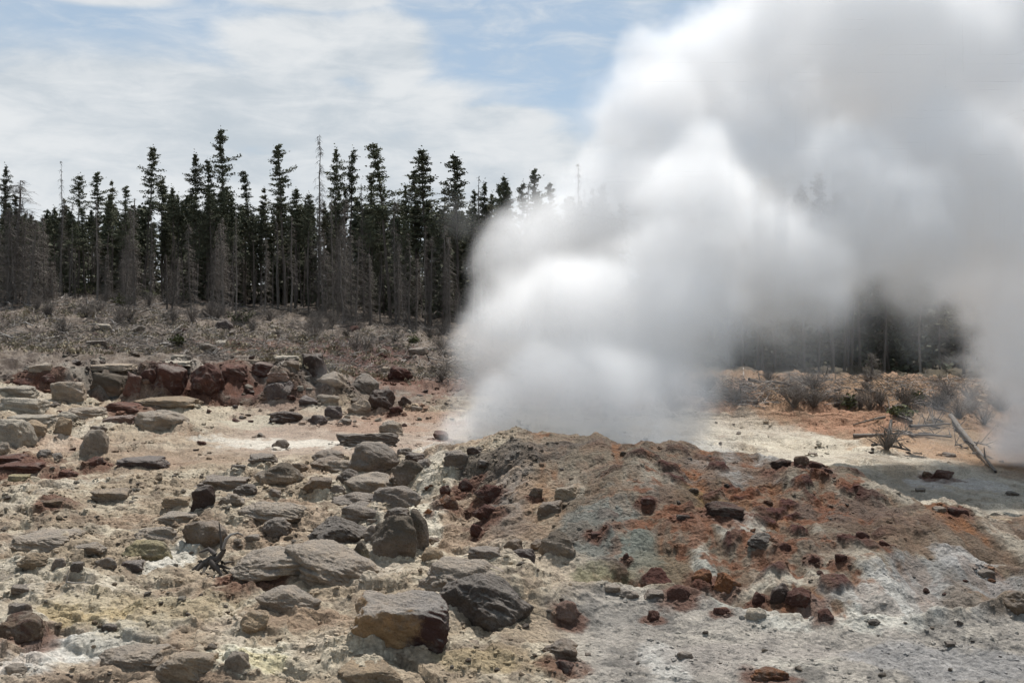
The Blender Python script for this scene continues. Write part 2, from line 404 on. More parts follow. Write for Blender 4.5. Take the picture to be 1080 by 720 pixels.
def ico(n):
    if n not in _ico:
        bm = bmesh.new(); bmesh.ops.create_icosphere(bm, subdivisions=n, radius=1)
        bm.verts.ensure_lookup_table()
        _ico[n] = (np.array([v.co[:] for v in bm.verts]), np.array([[v.index for v in f.verts] for f in bm.faces]))
        bm.free()
    return _ico[n]


def rock_verts(n, seed, shape='angular', detail=.07):
    rs = np.random.RandomState(seed)
    p, f = ico(n)
    p = p / np.linalg.norm(p, axis=1)[:, None]
    nf, dmin = {'angular': (15, .56), 'round': (17, .8), 'slab': (12, .74), 'block': (7, .62)}[shape]
    N_ = rs.normal(size=(nf, 3)); N_ /= np.linalg.norm(N_, axis=1)[:, None]
    D_ = rs.uniform(dmin, 1.0, nf)
    if shape in ('block', 'slab'):
        ax = np.array([[1, .1, .05], [-1, .05, .1], [0, 1, .1], [.05, -1, -.1], [.05, 0, 1], [0, 0, -1.]]) + rs.normal(size=(6, 3)) * .13
        N_ = np.vstack([N_, ax / np.linalg.norm(ax, axis=1)[:, None]]); D_ = np.concatenate([D_ + .12, np.full(6, .72)])
    dots = p @ N_.T
    r = np.where(dots > .05, D_ / np.maximum(dots, .05), 9)
    kk_ = 24.0
    r = -np.log(np.exp(-kk_ * r).sum(1) + np.exp(-kk_ * 1.08)) / kk_
    p0 = p * r[:, None]
    d = noise3(p0, 1.2, seed % 97, 2) * .26 + noise3(p0, 3.0, seed % 89 + 5, 4) * detail * 2.3
    if n >= 5:
        d += (1 - np.abs(noise3(p0, 5.5, seed % 71 + 9, 3)) * 2) * detail * .6
        d += noise3(p0, 16, seed % 61 + 2, 2) * detail * .5
    # bedding: thin ledges round the rock
    st_ = p0[:, 2] + .18 * noise3(p0, 1.1, seed % 53, 2)
    d += .022 * np.sin(st_ * rs.uniform(13, 20)) * (noise3(p0, 1.7, seed % 47 + 1, 1) > -.1)
    return p0 * (1 + d)[:, None], f


def rock_mat(name, rust=0.0, second=None, pale_top=0.0, band=None):
    m_, b, bs = mat(name)
    oi = b.new('ShaderNodeObjectInfo')
    tcn = b.new('ShaderNodeTexCoord').outputs['Object']
    pos = b.v('ADD', tcn, b.v('SCALE', oi.outputs['Location'], scale=.37))
    n1, n2, n3 = b.noise(pos, 3.2, 5, .62), b.noise(pos, 14, 6, .7), b.noise(pos, 46, 4, .7)
    col = oi.outputs['Color']
    col = b.mix(b.step(n1, .42, .7), col, b.mix(1.0, col, (1.42, 1.36, 1.28), 'MULTIPLY'))
    col = b.mix(b.m('MULTIPLY', b.step(n2, .52, .72), .75), col, b.mix(1.0, col, (.52, .49, .47), 'MULTIPLY'))
    if second:
        sx_ = b.new('ShaderNodeSeparateXYZ'); b.L.new(tcn, sx_.inputs[0])
        col = b.mix(b.step(b.m('ADD', sx_.outputs[0], b.m('MULTIPLY_ADD', b.noise(pos, 3.0, 5, .65), 1.9, -.95)), -.02, .3), col, second)
    dust = b.step(b.noise(pos, 2.6, 6, .7, .3), .50, .64)
    col = b.mix(b.m('MULTIPLY', dust, .45), col, (.20, .175, .15))
    if rust:
        col = b.mix(b.m('MULTIPLY', b.step(b.noise(pos, 4.4, 5, .66, .4), .48, .64), rust), col, (.07, .032, .024))
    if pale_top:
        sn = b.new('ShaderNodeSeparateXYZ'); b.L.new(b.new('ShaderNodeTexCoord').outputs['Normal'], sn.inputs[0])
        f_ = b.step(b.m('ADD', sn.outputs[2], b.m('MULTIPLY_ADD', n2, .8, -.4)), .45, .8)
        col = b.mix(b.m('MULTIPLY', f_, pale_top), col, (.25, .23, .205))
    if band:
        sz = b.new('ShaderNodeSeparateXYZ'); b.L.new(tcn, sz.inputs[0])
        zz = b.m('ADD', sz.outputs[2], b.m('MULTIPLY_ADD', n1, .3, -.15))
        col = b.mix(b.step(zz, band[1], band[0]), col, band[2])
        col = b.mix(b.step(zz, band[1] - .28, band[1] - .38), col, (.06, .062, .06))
    g_ = b.m('MULTIPLY_ADD', n3, .9, .55)
    cc = b.new('ShaderNodeCombineColor')
    for i in range(3): b.L.new(g_, cc.inputs[i])
    b.L.new(b.mix(1.0, col, cc.outputs[0], 'MULTIPLY'), bs.inputs['Base Color'])
    bump(b, bs, b.m('ADD', b.noise(pos, 8, 9, .74), b.m('MULTIPLY', b.vor(pos, 19), .3)), 1.0, .09)
    return m_


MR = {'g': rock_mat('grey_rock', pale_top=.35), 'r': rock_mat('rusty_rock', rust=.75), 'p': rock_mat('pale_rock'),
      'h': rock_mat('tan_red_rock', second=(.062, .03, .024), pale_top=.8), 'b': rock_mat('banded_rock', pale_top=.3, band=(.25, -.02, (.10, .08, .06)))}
KC = {'grey': (126, 114, 103), 'hero': (172, 140, 104), 'dgrey': (99, 89, 81), 'mid': (152, 138, 122), 'pale': (166, 157, 143), 'brown': (120, 103, 87), 'dbrown': (82, 68, 61), 'tan': (150, 133, 112),
      'red': (104, 76, 66), 'dred': (86, 60, 52), 'purple': (96, 84, 80), 'orange': (122, 84, 58), 'yellow': (146, 136, 108), 'pink': (132, 108, 96)}
ROCKS = []


def rock(name, cx, cy, w_, h_, ck, shape, label, m_='g', deep=.8, bury=.2, tilt=0.0, group=None):
    """a rock seen at (cx, cy), w_ x h_ in the photograph, resting where its foot meets the ground"""
    yb = hit(cx, cy + h_ * .40)
    dep = w_ / FPX * yb * deep / 2
    y = yb + dep * .6
    x = (cx - 540) / FPX * y
    wr, hr = w_ / FPX * y * .54, h_ / FPX * y * .56
    zc = CZ - (cy - HZ) / FPX * y
    n = 6 if w_ > 60 else 5 if w_ > 22 else 4
    p, f = rock_verts(n, int(cx * 7 + cy * 13) % 9973, shape)
    p = p * np.array([wr, max(dep, .5 * hr), hr])
    lo = zc - hr; gz = ground_z(x, y)
    if gz < lo + hr * .1:                         # reach down into the ground
        q = (lo + .35 * hr) - (gz - bury * hr)
        p[:, 2] = np.where(p[:, 2] < 0, p[:, 2] * (1 + max(q, 0) / hr), p[:, 2])
    if tilt:
        c_, s_ = math.cos(tilt), math.sin(tilt)
        p = np.stack([p[:, 0] * c_ - p[:, 2] * s_, p[:, 1], p[:, 0] * s_ + p[:, 2] * c_], 1)
    o = mesh_from(name, p, f, MR[m_])
    o.location = (x, y, max(zc, gz - hr * .15))
    v_ = 1 + .12 * math.sin(cx * 1.7 + cy)
    c_ = lin(*KC[ck]); o.color = (c_[0] * v_, c_[1] * v_, c_[2] * v_, 1)
    tag(o, label, 'boulder' if name == 'boulder' else 'rock', group)
    ROCKS.append((x, y, max(wr, dep), hr, m_ == 'r'))
    return o


B, R, S = 'boulder', 'rock', 'rock_slab'
for a in [
    # foreground
    (B, 425, 664, 108, 76, 'hero', 'block', 'large boulder with tan left face, dark red right face and grey crusted top', 'h', .8, .2, .06),
    (B, 514, 646, 88, 64, 'dgrey', 'angular', 'dark grey pitted boulder touching the right side of the tan and red boulder', 'g'),
    (B, 483, 613, 82, 40, 'mid', 'round', 'low grey topped boulder with a dark undercut, behind the dark pitted boulder', 'g'),
    (S, 511, 585, 40, 18, 'grey', 'slab', 'small flat grey cap stone lying alone on the cream ground above the pitted boulder', 'g'),
    (B, 299, 638, 64, 34, 'mid', 'angular', 'wedge shaped grey boulder with a dark blunt right end, on the tan foreground', 'g'),
    (S, 388, 711, 68, 28, 'tan', 'block', 'flat tan slab cut by the bottom edge below the tan and red boulder', 'p'),
    (R, 491, 683, 32, 12, 'mid', 'slab', 'thin pale grey stone at the foot of the dark pitted boulder', 'p'),
    (R, 592, 687, 34, 20, 'brown', 'round', 'low olive brown stone above a dark red stone near the bottom edge', 'g'),
    (R, 596, 706, 32, 19, 'dred', 'angular', 'dark red stone at the bottom edge below the olive brown stone', 'r'),
    (R, 598, 646, 22, 22, 'pink', 'round', 'reddish upright knob in the grey gravel right of the dark pitted boulder', 'r'),
    (R, 268, 657, 28, 20, 'tan', 'round', 'small tan rounded stone left below the wedge shaped grey boulder', 'p'),
    (R, 270, 612, 44, 24, 'brown', 'angular', 'rough reddish brown outcrop left of the big sloping grey slab', 'r'),
    (S, 146, 697, 68, 32, 'mid', 'block', 'squarish grey brown slab at the bottom edge, left of a second slab', 'g'),
    (S, 204, 704, 64, 34, 'tan', 'block', 'tan wedge slab at the bottom edge, right of the squarish grey slab', 'g'),
    (R, 252, 702, 30, 26, 'mid', 'angular', 'small grey brown rock at the bottom edge, right of the tan wedge slab', 'g'),
    (R, 17, 706, 22, 14, 'mid', 'angular', 'small grey stone on the white crust in the bottom left corner', 'g'),
    (B, 22, 664, 42, 28, 'brown', 'round', 'brown rounded base of the capped rock pile at the left edge', 'r'),
    (R, 20, 645, 26, 20, 'grey', 'block', 'grey flat cap stone perched on the brown rock at the left edge', 'g'),
    (R, 115, 663, 13, 10, 'dgrey', 'round', 'single dark pebble on the yellow streak at lower left', 'g'),
    (R, 24, 621, 25, 11, 'grey', 'slab', 'dark flat stone lying alone on the pale ground near the left edge', 'g'),
    # left middle row
    (R, 61, 595, 15, 14, 'grey', 'angular', 'first and leftmost stone in the broken row at left', 'g'),
    (R, 82, 598, 15, 13, 'dgrey', 'block', 'dark cube like stone second from the left in the broken row', 'g'),
    (R, 110, 596, 21, 15, 'grey', 'angular', 'grey pointed stone in the middle of the broken row at left', 'g'),
    (R, 139, 597, 30, 14, 'purple', 'slab', 'purplish low stone at the right end of the broken row', 'g'),
    (S, 92, 584, 36, 14, 'mid', 'slab', 'flat grey slab resting just behind the broken row of stones', 'g'),
    (R, 35, 592, 26, 14, 'tan', 'round', 'low tan lump left of the broken row of stones', 'p'),
    (B, 156, 583, 44, 24, 'yellow', 'round', 'yellowish rounded boulder beside the white crusted gully', 'p'),
    (B, 166, 566, 46, 20, 'mid', 'round', 'grey squared rock right above the yellowish rounded boulder', 'g'),
    (B, 215, 565, 38, 30, 'brown', 'round', 'brown round boulder behind the charred driftwood', 'g'),
    (S, 50, 571, 70, 20, 'mid', 'slab', 'wide low brown ledge with a shaded hollow at left', 'g', 1.0, .4),
    (S, 236, 512, 62, 16, 'grey', 'slab', 'overhanging dark slab forming the roof of the shaded hollow', 'g'),
    (R, 214, 527, 26, 34, 'dbrown', 'block', 'dark brown block holding up the left end of the overhanging slab', 'g'),
    (B, 246, 528, 34, 20, 'mid', 'angular', 'grey rock tucked under the overhanging slab', 'g'),
    (R, 257, 518, 26, 15, 'dgrey', 'angular', 'dark rock against the right end of the overhanging slab', 'g'),
    (R, 188, 529, 30, 12, 'tan', 'slab', 'low tan stone left of the dark brown block and shaded hollow', 'p'),
    (R, 190, 547, 40, 14, 'mid', 'slab', 'flattish pale grey rock above the white crusted gully', 'g'),
    (R, 59, 532, 32, 10, 'brown', 'slab', 'low brown bar shaped stone on the pale flat at left', 'r'),
    (R, 120, 523, 46, 18, 'mid', 'block', 'two toned squarish rock flush with the pale flat at left', 'p'),
    (S, 152, 488, 54, 15, 'purple', 'slab', 'dark purple flat slab lying on the brown sand', 'g'),
    (B, 99, 472, 38, 30, 'mid', 'angular', 'grey angular boulder standing alone on the brown sand at left', 'g'),
    (R, 100, 488, 22, 12, 'red', 'angular', 'reddish rubble stone at the foot of the lone grey angular boulder', 'r'),
    (B, 171, 447, 46, 28, 'mid', 'round', 'broad grey brown boulder at the right end of the left rubble pile', 'g'),
    (S, 177, 426, 66, 14, 'tan', 'slab', 'long flat tan slab under the dark ledge blocks', 'p'),
    (R, 131, 431, 38, 14, 'red', 'slab', 'reddish flat rock on top of a second flat rock below the ledge', 'r'),
    (R, 126, 444, 38, 13, 'pink', 'slab', 'pinkish flat rock beneath the reddish flat rock', 'g'),
    (R, 91, 437, 36, 15, 'mid', 'round', 'grey rounded rock left of the two stacked flat rocks', 'g'),
    (R, 104, 455, 21, 14, 'grey', 'angular', 'small tilted grey rock behind the lone angular boulder', 'g'),
    (R, 65, 452, 20, 27, 'tan', 'angular', 'upright tan rock in the gap of the left rubble pile', 'p'),
    (R, 72, 440, 20, 12, 'pale', 'round', 'small pale knob on the left rubble pile, above the upright tan rock', 'p'),
    (R, 40, 456, 24, 24, 'tan', 'block', 'tan block propping the long pale slabs at left', 'p'),
    (B, 14, 459, 40, 38, 'pale', 'block', 'big pale block at the left edge below the stacked slabs', 'p'),
    (S, 34, 444, 54, 15, 'pale', 'slab', 'lowest of the stacked pale slabs at the left edge', 'p'),
    (S, 25, 429, 50, 20, 'pale', 'slab', 'rounded pale slab, middle of the stack at the left edge', 'p'),
    (S, 18, 414, 44, 16, 'pale', 'slab', 'topmost of the stacked pale slabs at the left edge', 'p'),
    (R, 4, 474, 14, 20, 'mid', 'angular', 'grey stone cut by the left edge beneath the big pale block', 'g'),
    (S, 22, 494, 52, 11, 'red', 'slab', 'long pinkish red slab lying flat near the left edge', 'r'),
    (R, 14, 484, 34, 10, 'red', 'slab', 'shorter red slab directly above the long pinkish one', 'r'),
    (R, 46, 480, 14, 13, 'grey', 'angular', 'left one of two small dark stones beside the big pale block', 'g'),
    (R, 59, 483, 14, 10, 'grey', 'round', 'right one of two small dark stones beside the big pale block', 'g'),
    (R, 20, 504, 26, 8, 'yellow', 'slab', 'thin cream stone below the long pinkish red slab', 'p'),
    (R, 72, 500, 20, 11, 'red', 'angular', 'rough reddish lump on the tan ground right of the red slabs', 'r'),
    # the ledge
    (B, 75, 415, 36, 30, 'mid', 'block', 'grey topped block at the left end of the red ledge', 'g'),
    (B, 115, 409, 44, 34, 'brown', 'block', 'brown rounded block in the ledge, widest at its left part', 'b'),
    (B, 142, 408, 22, 32, 'red', 'block', 'narrow reddish block squeezed beside the brown rounded block', 'g'),
    (B, 179, 402, 38, 34, 'dred', 'block', 'dark red squared block in the middle of the ledge', 'g'),
    (B, 215, 404, 34, 36, 'dred', 'angular', 'dark red bulging block right of the squared middle block', 'r'),
    (B, 158, 400, 16, 20, 'dred', 'angular', 'small dark rock wedged between the ledge blocks', 'g'),
    (B, 246, 393, 34, 18, 'red', 'block', 'low red block in the right part of the ledge', 'r'),
    (B, 281, 391, 40, 18, 'dred', 'block', 'long dark red block left of the tall end block', 'g'),
    (B, 331, 386, 28, 32, 'dbrown', 'block', 'tall dark block ending the ledge at its right', 'g'),
    (B, 309, 386, 20, 16, 'brown', 'angular', 'pale crusted rock on the ledge beside its tall end block', 'g'),
    (B, 296, 414, 30, 28, 'purple', 'angular', 'leaning purple grey boulder on the rubble below the ledge', 'g', .8, .2, -.45),
    (R, 294, 402, 26, 12, 'pink', 'slab', 'pinkish slab on the shoulder of the leaning purple boulder', 'g'),
    (B, 300, 442, 36, 16, 'dbrown', 'round', 'dark humped boulder at the edge of the tan sand below the ledge', 'g'),
    (B, 352, 402, 32, 16, 'mid', 'angular', 'grey sloping rock just right of the ledge end', 'g'),
    (B, 384, 407, 28, 24, 'grey', 'angular', 'grey pyramid shaped boulder behind the pair at the pool edge', 'g'),
    (B, 402, 424, 28, 24, 'dbrown', 'round', 'dark round boulder with pale top at the pool edge', 'g'),
    (B, 378, 433, 24, 20, 'mid', 'angular', 'pale faceted boulder at the pool edge, left of the dark round one', 'p'),
    (R, 427, 425, 13, 14, 'dbrown', 'angular', 'small upright dark rock right of the dark round boulder', 'g'),
    (R, 417, 433, 13, 10, 'dred', 'angular', 'small dark red rock in front of the small upright dark rock', 'r'),
    (R, 439, 431, 13, 7, 'mid', 'slab', 'little flat stone on the tan sand beside the pool', 'g'),
    (B, 336, 444, 22, 16, 'purple', 'angular', 'dark rock in the rubble left of the pale faceted boulder', 'g'),
    (R, 352, 436, 20, 18, 'purple', 'round', 'round purple rock in the rubble next to the pool', 'g'),
    (R, 345, 422, 22, 14, 'mid', 'angular', 'grey rubble rock halfway down below the ledge end', 'g'),
    (R, 325, 424, 20, 14, 'purple', 'angular', 'purple rubble rock between leaning boulder and the pool', 'g'),
    (R, 365, 445, 14, 10, 'grey', 'angular', 'low grey rock at the foot of the pale faceted boulder', 'g'),
    (B, 421, 396, 26, 20, 'dred', 'angular', 'dark red block under a pale stone on the bank above the pool', 'r'),
    (R, 408, 391, 14, 9, 'mid', 'slab', 'pale stone leaning on the dark red bank block', 'p'),
    (R, 267, 371, 14, 8, 'dgrey', 'angular', 'dark stone on the slope above the ledge, right half', 'g'),
    (R, 109, 346, 20, 10, 'pale', 'slab', 'pale crested stone high on the brushy slope at left', 'p'),
    (S, 101, 363, 26, 9, 'dgrey', 'slab', 'dark flat slab on the slope above the brown ledge block', 'g'),
    (R, 219, 368, 22, 12, 'grey', 'angular', 'grey rock on the slope above the red ledge', 'g'),
    (R, 233, 362, 14, 8, 'pale', 'angular', 'pale stone next to the grey rock on the upper slope', 'p'),
    (R, 237, 343, 20, 14, 'purple', 'angular', 'purplish rock high on the slope under the dead trees', 'g'),
    (R, 145, 348, 16, 8, 'grey', 'angular', 'small grey rock on the brushy slope, left of centre', 'g'),
    (S, 45, 389, 26, 12, 'mid', 'slab', 'grey slab on the bank above the stacked pale slabs', 'g'),
    (R, 81, 383, 14, 10, 'dbrown', 'angular', 'left of two dark rocks behind the grey topped ledge block', 'g'),
    (R, 106, 384, 14, 9, 'dbrown', 'angular', 'right of two dark rocks behind the ledge', 'g'),
    (R, 25, 404, 20, 11, 'dred', 'angular', 'dark red rock just above the topmost pale slab', 'r'),
    (R, 52, 402, 18, 10, 'dred', 'angular', 'dark red rock between pale slabs and the ledge block', 'r'),
    (R, 190, 377, 22, 7, 'pale', 'slab', 'thin pale slab lying along the ledge top', 'p'),
    (S, 440, 371, 20, 9, 'grey', 'slab', 'grey slab on the hillside near the steam', 'g'),
    (S, 182, 384, 46, 7, 'pale', 'slab', 'pale crust slab capping the squared middle ledge block', 'p'),
    (S, 262, 383, 36, 7, 'mid', 'slab', 'grey crust slab capping the low red blocks of the ledge', 'p'),
    (S, 118, 391, 50, 8, 'mid', 'slab', 'thin crust slab capping the brown rounded ledge block', 'p'),
    (S, 303, 378, 28, 7, 'pale', 'slab', 'pale crust slab left of the tall dark end block of the ledge', 'p'),
    # the central rock string
    (B, 388, 466, 68, 20, 'dgrey', 'slab', 'arched dark rim rock at the far end of the central rock string', 'g', .5),
    (R, 392, 472, 30, 12, 'mid', 'slab', 'pale low rock held inside the arched dark rim', 'g'),
    (B, 392, 488, 44, 34, 'grey', 'round', 'round dark boulder in front of the arched dark rim', 'g'),
    (B, 345, 483, 30, 14, 'grey', 'round', 'low rock behind the brown pair left of the round dark boulder', 'g'),
    (B, 344, 492, 36, 17, 'brown', 'round', 'brown lump left of the round dark boulder', 'g'),
    (B, 362, 494, 30, 16, 'mid', 'round', 'grey lump touching the left foot of the round dark boulder', 'g'),
    (R, 367, 507, 23, 19, 'dgrey', 'round', 'small dark rounded rock in front of the grey lump', 'g'),
    (B, 390, 512, 52, 22, 'mid', 'round', 'layered grey mound rock in the middle of the central string', 'g'),
    (B, 431, 501, 28, 28, 'grey', 'round', 'grey dome shaped rock at the right side of the central string', 'b'),
    (R, 424, 509, 24, 14, 'brown', 'round', 'brown rock at the foot of the grey dome', 'g'),
    (B, 416, 527, 44, 26, 'grey', 'round', 'smooth grey hump behind the tall twin blocks', 'g'),
    (B, 378, 529, 50, 18, 'grey', 'round', 'upper of the two long ribbed rocks in the central string', 'g'),
    (B, 384, 541, 50, 20, 'grey', 'round', 'lower of the two long ribbed rocks in the central string', 'g'),
    (R, 395, 552, 22, 12, 'grey', 'slab', 'small flat rock just left of the tall twin blocks', 'g'),
    (B, 355, 564, 64, 44, 'dgrey', 'angular', 'big dark grey boulder with lumpy top in the central string', 'g'),
    (R, 381, 588, 24, 34, 'yellow', 'angular', 'tan wedge leaning on the big dark lumpy boulder', 'b'),
    (R, 393, 568, 20, 26, 'grey', 'angular', 'grey rock filling the gap between big dark boulder and twin blocks', 'g'),
    (B, 417, 572, 40, 54, 'grey', 'round', 'tall tan grey block, left one of the twin blocks', 'b'),
    (R, 419, 545, 28, 17, 'dgrey', 'round', 'grey cap stone on the left twin block', 'g'),
    (B, 440, 563, 20, 50, 'grey', 'round', 'narrow tall block, right one of the twin blocks', 'b'),
    (R, 430, 591, 16, 10, 'pale', 'angular', 'small pale stone at the foot of the twin blocks', 'p'),
    (R, 455, 585, 22, 16, 'tan', 'round', 'tan rounded rock right of the twin blocks', 'p'),
    (R, 456, 570, 18, 9, 'brown', 'slab', 'brown flat stone just right of the narrow twin block', 'g'),
    (R, 441, 482, 26, 12, 'dbrown', 'angular', 'dark jagged rock above the grey dome', 'g'),
    (R, 426, 477, 18, 10, 'dgrey', 'angular', 'dark jagged rock right of the round dark boulder', 'g'),
    (R, 449, 491, 18, 13, 'grey', 'angular', 'dark rock at the right border of the string near white rubble', 'g'),
    (B, 412, 454, 26, 15, 'mid', 'angular', 'pale crusted rock at the near edge of the tan pool', 'g'),
    (R, 465, 460, 16, 13, 'red', 'angular', 'red brown rock right under the small steam puff', 'r'),
    (B, 296, 502, 42, 24, 'mid', 'round', 'broad rounded grey rock with white foot left of the string', 'b'),
    (R, 277, 484, 32, 11, 'grey', 'slab', 'dark low rock on the white crust left of the central string', 'g'),
    (R, 274, 459, 9, 6, 'dgrey', 'angular', 'tiny dark stone alone on the white pool edge', 'g'),
    (R, 295, 469, 18, 12, 'grey', 'angular', 'small broken grey rock standing on the white crust', 'g'),
    (R, 336, 511, 32, 18, 'brown', 'slab', 'brown flat rock left of the layered mound rock', 'g'),
    (R, 316, 494, 16, 16, 'brown', 'angular', 'small brown rock behind the broad rounded grey rock', 'g'),
    (R, 290, 521, 17, 15, 'grey', 'angular', 'small blue grey stone in front of the broad rounded rock', 'g'),
    (R, 356, 518, 16, 13, 'grey', 'round', 'little grey rock between brown flat rock and ribbed rocks', 'g'),
    (B, 287, 543, 64, 26, 'mid', 'round', 'long low boulder with dark undercut left of the big lumpy boulder', 'g'),
    (R, 292, 558, 30, 22, 'grey', 'round', 'rounded rock under the front of the long low boulder', 'g'),
    (R, 266, 568, 22, 14, 'grey', 'angular', 'grey stone at the left of the rounded rock near the driftwood', 'g'),
    (S, 344, 598, 78, 38, 'mid', 'round', 'large sloping grey slab below the big dark lumpy boulder', 'g', 1.1, .3, -.22),
    (S, 290, 596, 78, 28, 'mid', 'round', 'broad pale grey slab reaching left under the sloping slab', 'g', 1.0, .4, .1),
    (R, 252, 494, 18, 10, 'grey', 'slab', 'small grey stone above the overhanging slab', 'g'),
    # foot of the mound
    (B, 481, 488, 32, 28, 'grey', 'block', 'dark block with a flat pale top on the left flank of the mound', 'g'),
    (R, 503, 477, 18, 14, 'dbrown', 'angular', 'dark broken rock beside the flat topped block', 'g'),
    (R, 511, 492, 20, 11, 'dgrey', 'angular', 'dark rock lying below the dark broken rock on the mound', 'g'),
    (B, 474, 531, 22, 22, 'orange', 'angular', 'orange brown pointed rock on the white rubble', 'r'),
    (R, 470, 518, 14, 12, 'dred', 'angular', 'dark red chip just above the orange brown rock', 'r'),
    (R, 491, 513, 20, 15, 'dred', 'angular', 'dark red rock left of two bigger ones on the mound flank', 'r'),
    (B, 514, 522, 24, 22, 'dred', 'angular', 'upper dark red boulder on the left flank of the mound', 'r'),
    (B, 515, 540, 26, 16, 'dred', 'angular', 'lower dark red boulder beneath the upper one', 'r'),
    (R, 504, 560, 13, 14, 'dred', 'angular', 'small dark red rock alone on the tan ground', 'r'),
    (R, 452, 540, 10, 7, 'orange', 'angular', 'tiny orange stone in the white rubble', 'r'),
    (R, 542, 577, 18, 16, 'brown', 'round', 'left stone of the dusty row under the small arch', 'g'),
    (R, 553, 585, 22, 12, 'purple', 'round', 'low purple stone in the dusty row under the small arch', 'g'),
    (R, 567, 577, 16, 14, 'brown', 'angular', 'middle pointed stone of the dusty row under the small arch', 'g'),
    (B, 587, 577, 34, 26, 'mid', 'round', 'broad pale stone ending the dusty row at right', 'b'),
    (B, 580, 537, 26, 17, 'brown', 'slab', 'brown striped knob framed by the small arch', 'g'),
    (B, 597, 520, 26, 16, 'tan', 'slab', 'tan layered rock above the brown striped knob', 'g'),
    (R, 566, 520, 14, 12, 'brown', 'round', 'orange brown rock at the left of the striped knob', 'r'),
    (R, 664, 628, 19, 11, 'grey', 'round', 'left of two dark flat pebbles along the mound foot', 'g'),
    (R, 691, 627, 24, 10, 'grey', 'slab', 'longer dark flat pebble right of its twin along the mound foot', 'g'),
    (R, 646, 624, 20, 9, 'mid', 'slab', 'pale flat pebble left of the two dark ones at the mound foot', 'g'),
    (B, 716, 629, 26, 16, 'red', 'angular', 'red brown rock touching the dark flat pebbles', 'r'),
    (B, 766, 616, 24, 24, 'orange', 'angular', 'rusty orange rock on the white runnel in the mound', 'r'),
    (B, 738, 610, 22, 20, 'orange', 'angular', 'rusty rock left of the white runnel', 'r'),
    (R, 760, 645, 15, 10, 'red', 'angular', 'small red pebble at the foot of the white runnel', 'r'),
    (R, 797, 649, 20, 14, 'pale', 'round', 'pale oval pebble at the lip of the grey bank', 'p'),
    (B, 800, 631, 15, 16, 'dred', 'angular', 'dark red rock left of the rimmed hollow', 'r'),
    (B, 844, 632, 28, 24, 'dred', 'angular', 'dark maroon boulder sunk in the grey rimmed hollow', 'r'),
    (B, 823, 630, 18, 22, 'dbrown', 'round', 'dark rounded rock left beside the maroon boulder', 'g'),
    (R, 869, 649, 18, 15, 'dred', 'angular', 'dark red rock right below the rimmed hollow', 'r'),
    (B, 802, 571, 23, 16, 'dgrey', 'round', 'dark grey rounded boulder half way up the mound', 'g'),
    (R, 826, 577, 13, 10, 'dred', 'angular', 'small dark red rock right of the grey boulder on the mound', 'r'),
    (B, 764, 540, 40, 18, 'dbrown', 'slab', 'brown outcrop above the white patch of the mound', 'r'),
    (R, 689, 650, 14, 15, 'dred', 'angular', 'dark red stone on the grey bank below the dark flat pebbles', 'r'),
    (R, 660, 587, 9, 8, 'dred', 'angular', 'tiny dark red stone on the blue green face of the mound', 'r'),
    (R, 629, 565, 15, 9, 'dred', 'slab', 'dark red flat stone on the left of the blue green face', 'r'),
    (R, 683, 536, 17, 9, 'dred', 'slab', 'dark red flat stone high on the mound face', 'r'),
    (R, 720, 546, 20, 9, 'dbrown', 'slab', 'dark brown ledge stone above the rust spots', 'r'),
    (B, 886, 590, 16, 14, 'dred', 'angular', 'dark red rock pile stone right of the mound centre', 'r'),
    (R, 858, 590, 14, 12, 'dred', 'angular', 'dark red knob left of the dark red pile stone', 'r'),
    (B, 909, 567, 18, 12, 'dred', 'angular', 'dark red rounded rock on the brown shoulder of the mound', 'r'),
    (R, 933, 574, 12, 9, 'red', 'angular', 'smaller red rock right of the dark red rounded rock', 'r'),
    (R, 922, 657, 12, 8, 'dgrey', 'angular', 'small dark stone on the white crust at lower right', 'g'),
    (R, 1012, 657, 8, 6, 'dgrey', 'angular', 'tiny dark stone at the lip on the far lower right', 'g'),
    (R, 1039, 605, 16, 10, 'grey', 'round', 'grey pebble on the pale grey slope at the far right', 'g'),
    (B, 1069, 637, 30, 22, 'brown', 'round', 'brown boulder cut by the right edge', 'g'),
    (R, 1003, 679, 14, 7, 'dgrey', 'slab', 'flat dark stone on the grey bank near the right edge', 'g'),
    (B, 810, 713, 34, 14, 'orange', 'round', 'rusty red rock cut by the bottom edge on the grey bank', 'r'),
    (R, 722, 691, 16, 9, 'grey', 'slab', 'small grey stone in the middle of the grey bank', 'g'),
    (R, 620, 690, 8, 6, 'grey', 'angular', 'tiny grey stone right of the olive brown stone', 'g'),
    # crest and stream
    (B, 823, 490, 24, 11, 'dbrown', 'angular', 'first dark rock from the left on the crest of the mound', 'r'),
    (B, 845, 487, 14, 12, 'brown', 'round', 'rounded highest rock on the crest of the mound', 'r'),
    (B, 860, 491, 18, 11, 'dred', 'angular', 'third rock from the left on the mound crest', 'r'),
    (B, 871, 497, 15, 10, 'dred', 'angular', 'last dark red rock of the crest group', 'r'),
    (B, 1010, 540, 20, 12, 'dred', 'block', 'dark red square rock low on the right end of the crest', 'r'),
    (R, 990, 538, 16, 8, 'brown', 'slab', 'flat brown rock left of the square one on the right crest', 'g'),
    (R, 994, 502, 24, 12, 'red', 'angular', 'red brown rock in the white stream bed', 'r'),
    (R, 978, 501, 12, 10, 'brown', 'angular', 'brown rock on the left of the red brown stream rock', 'r'),
    (R, 1067, 521, 12, 7, 'dgrey', 'angular', 'small dark rock in the stream bed at the right edge', 'g'),
    (R, 857, 479, 12, 5, 'mid', 'slab', 'small olive stone on the cream flat behind the crest', 'g'),
    (R, 970, 517, 12, 5, 'grey', 'slab', 'thin grey stone in the bluish part of the stream bed', 'g'),
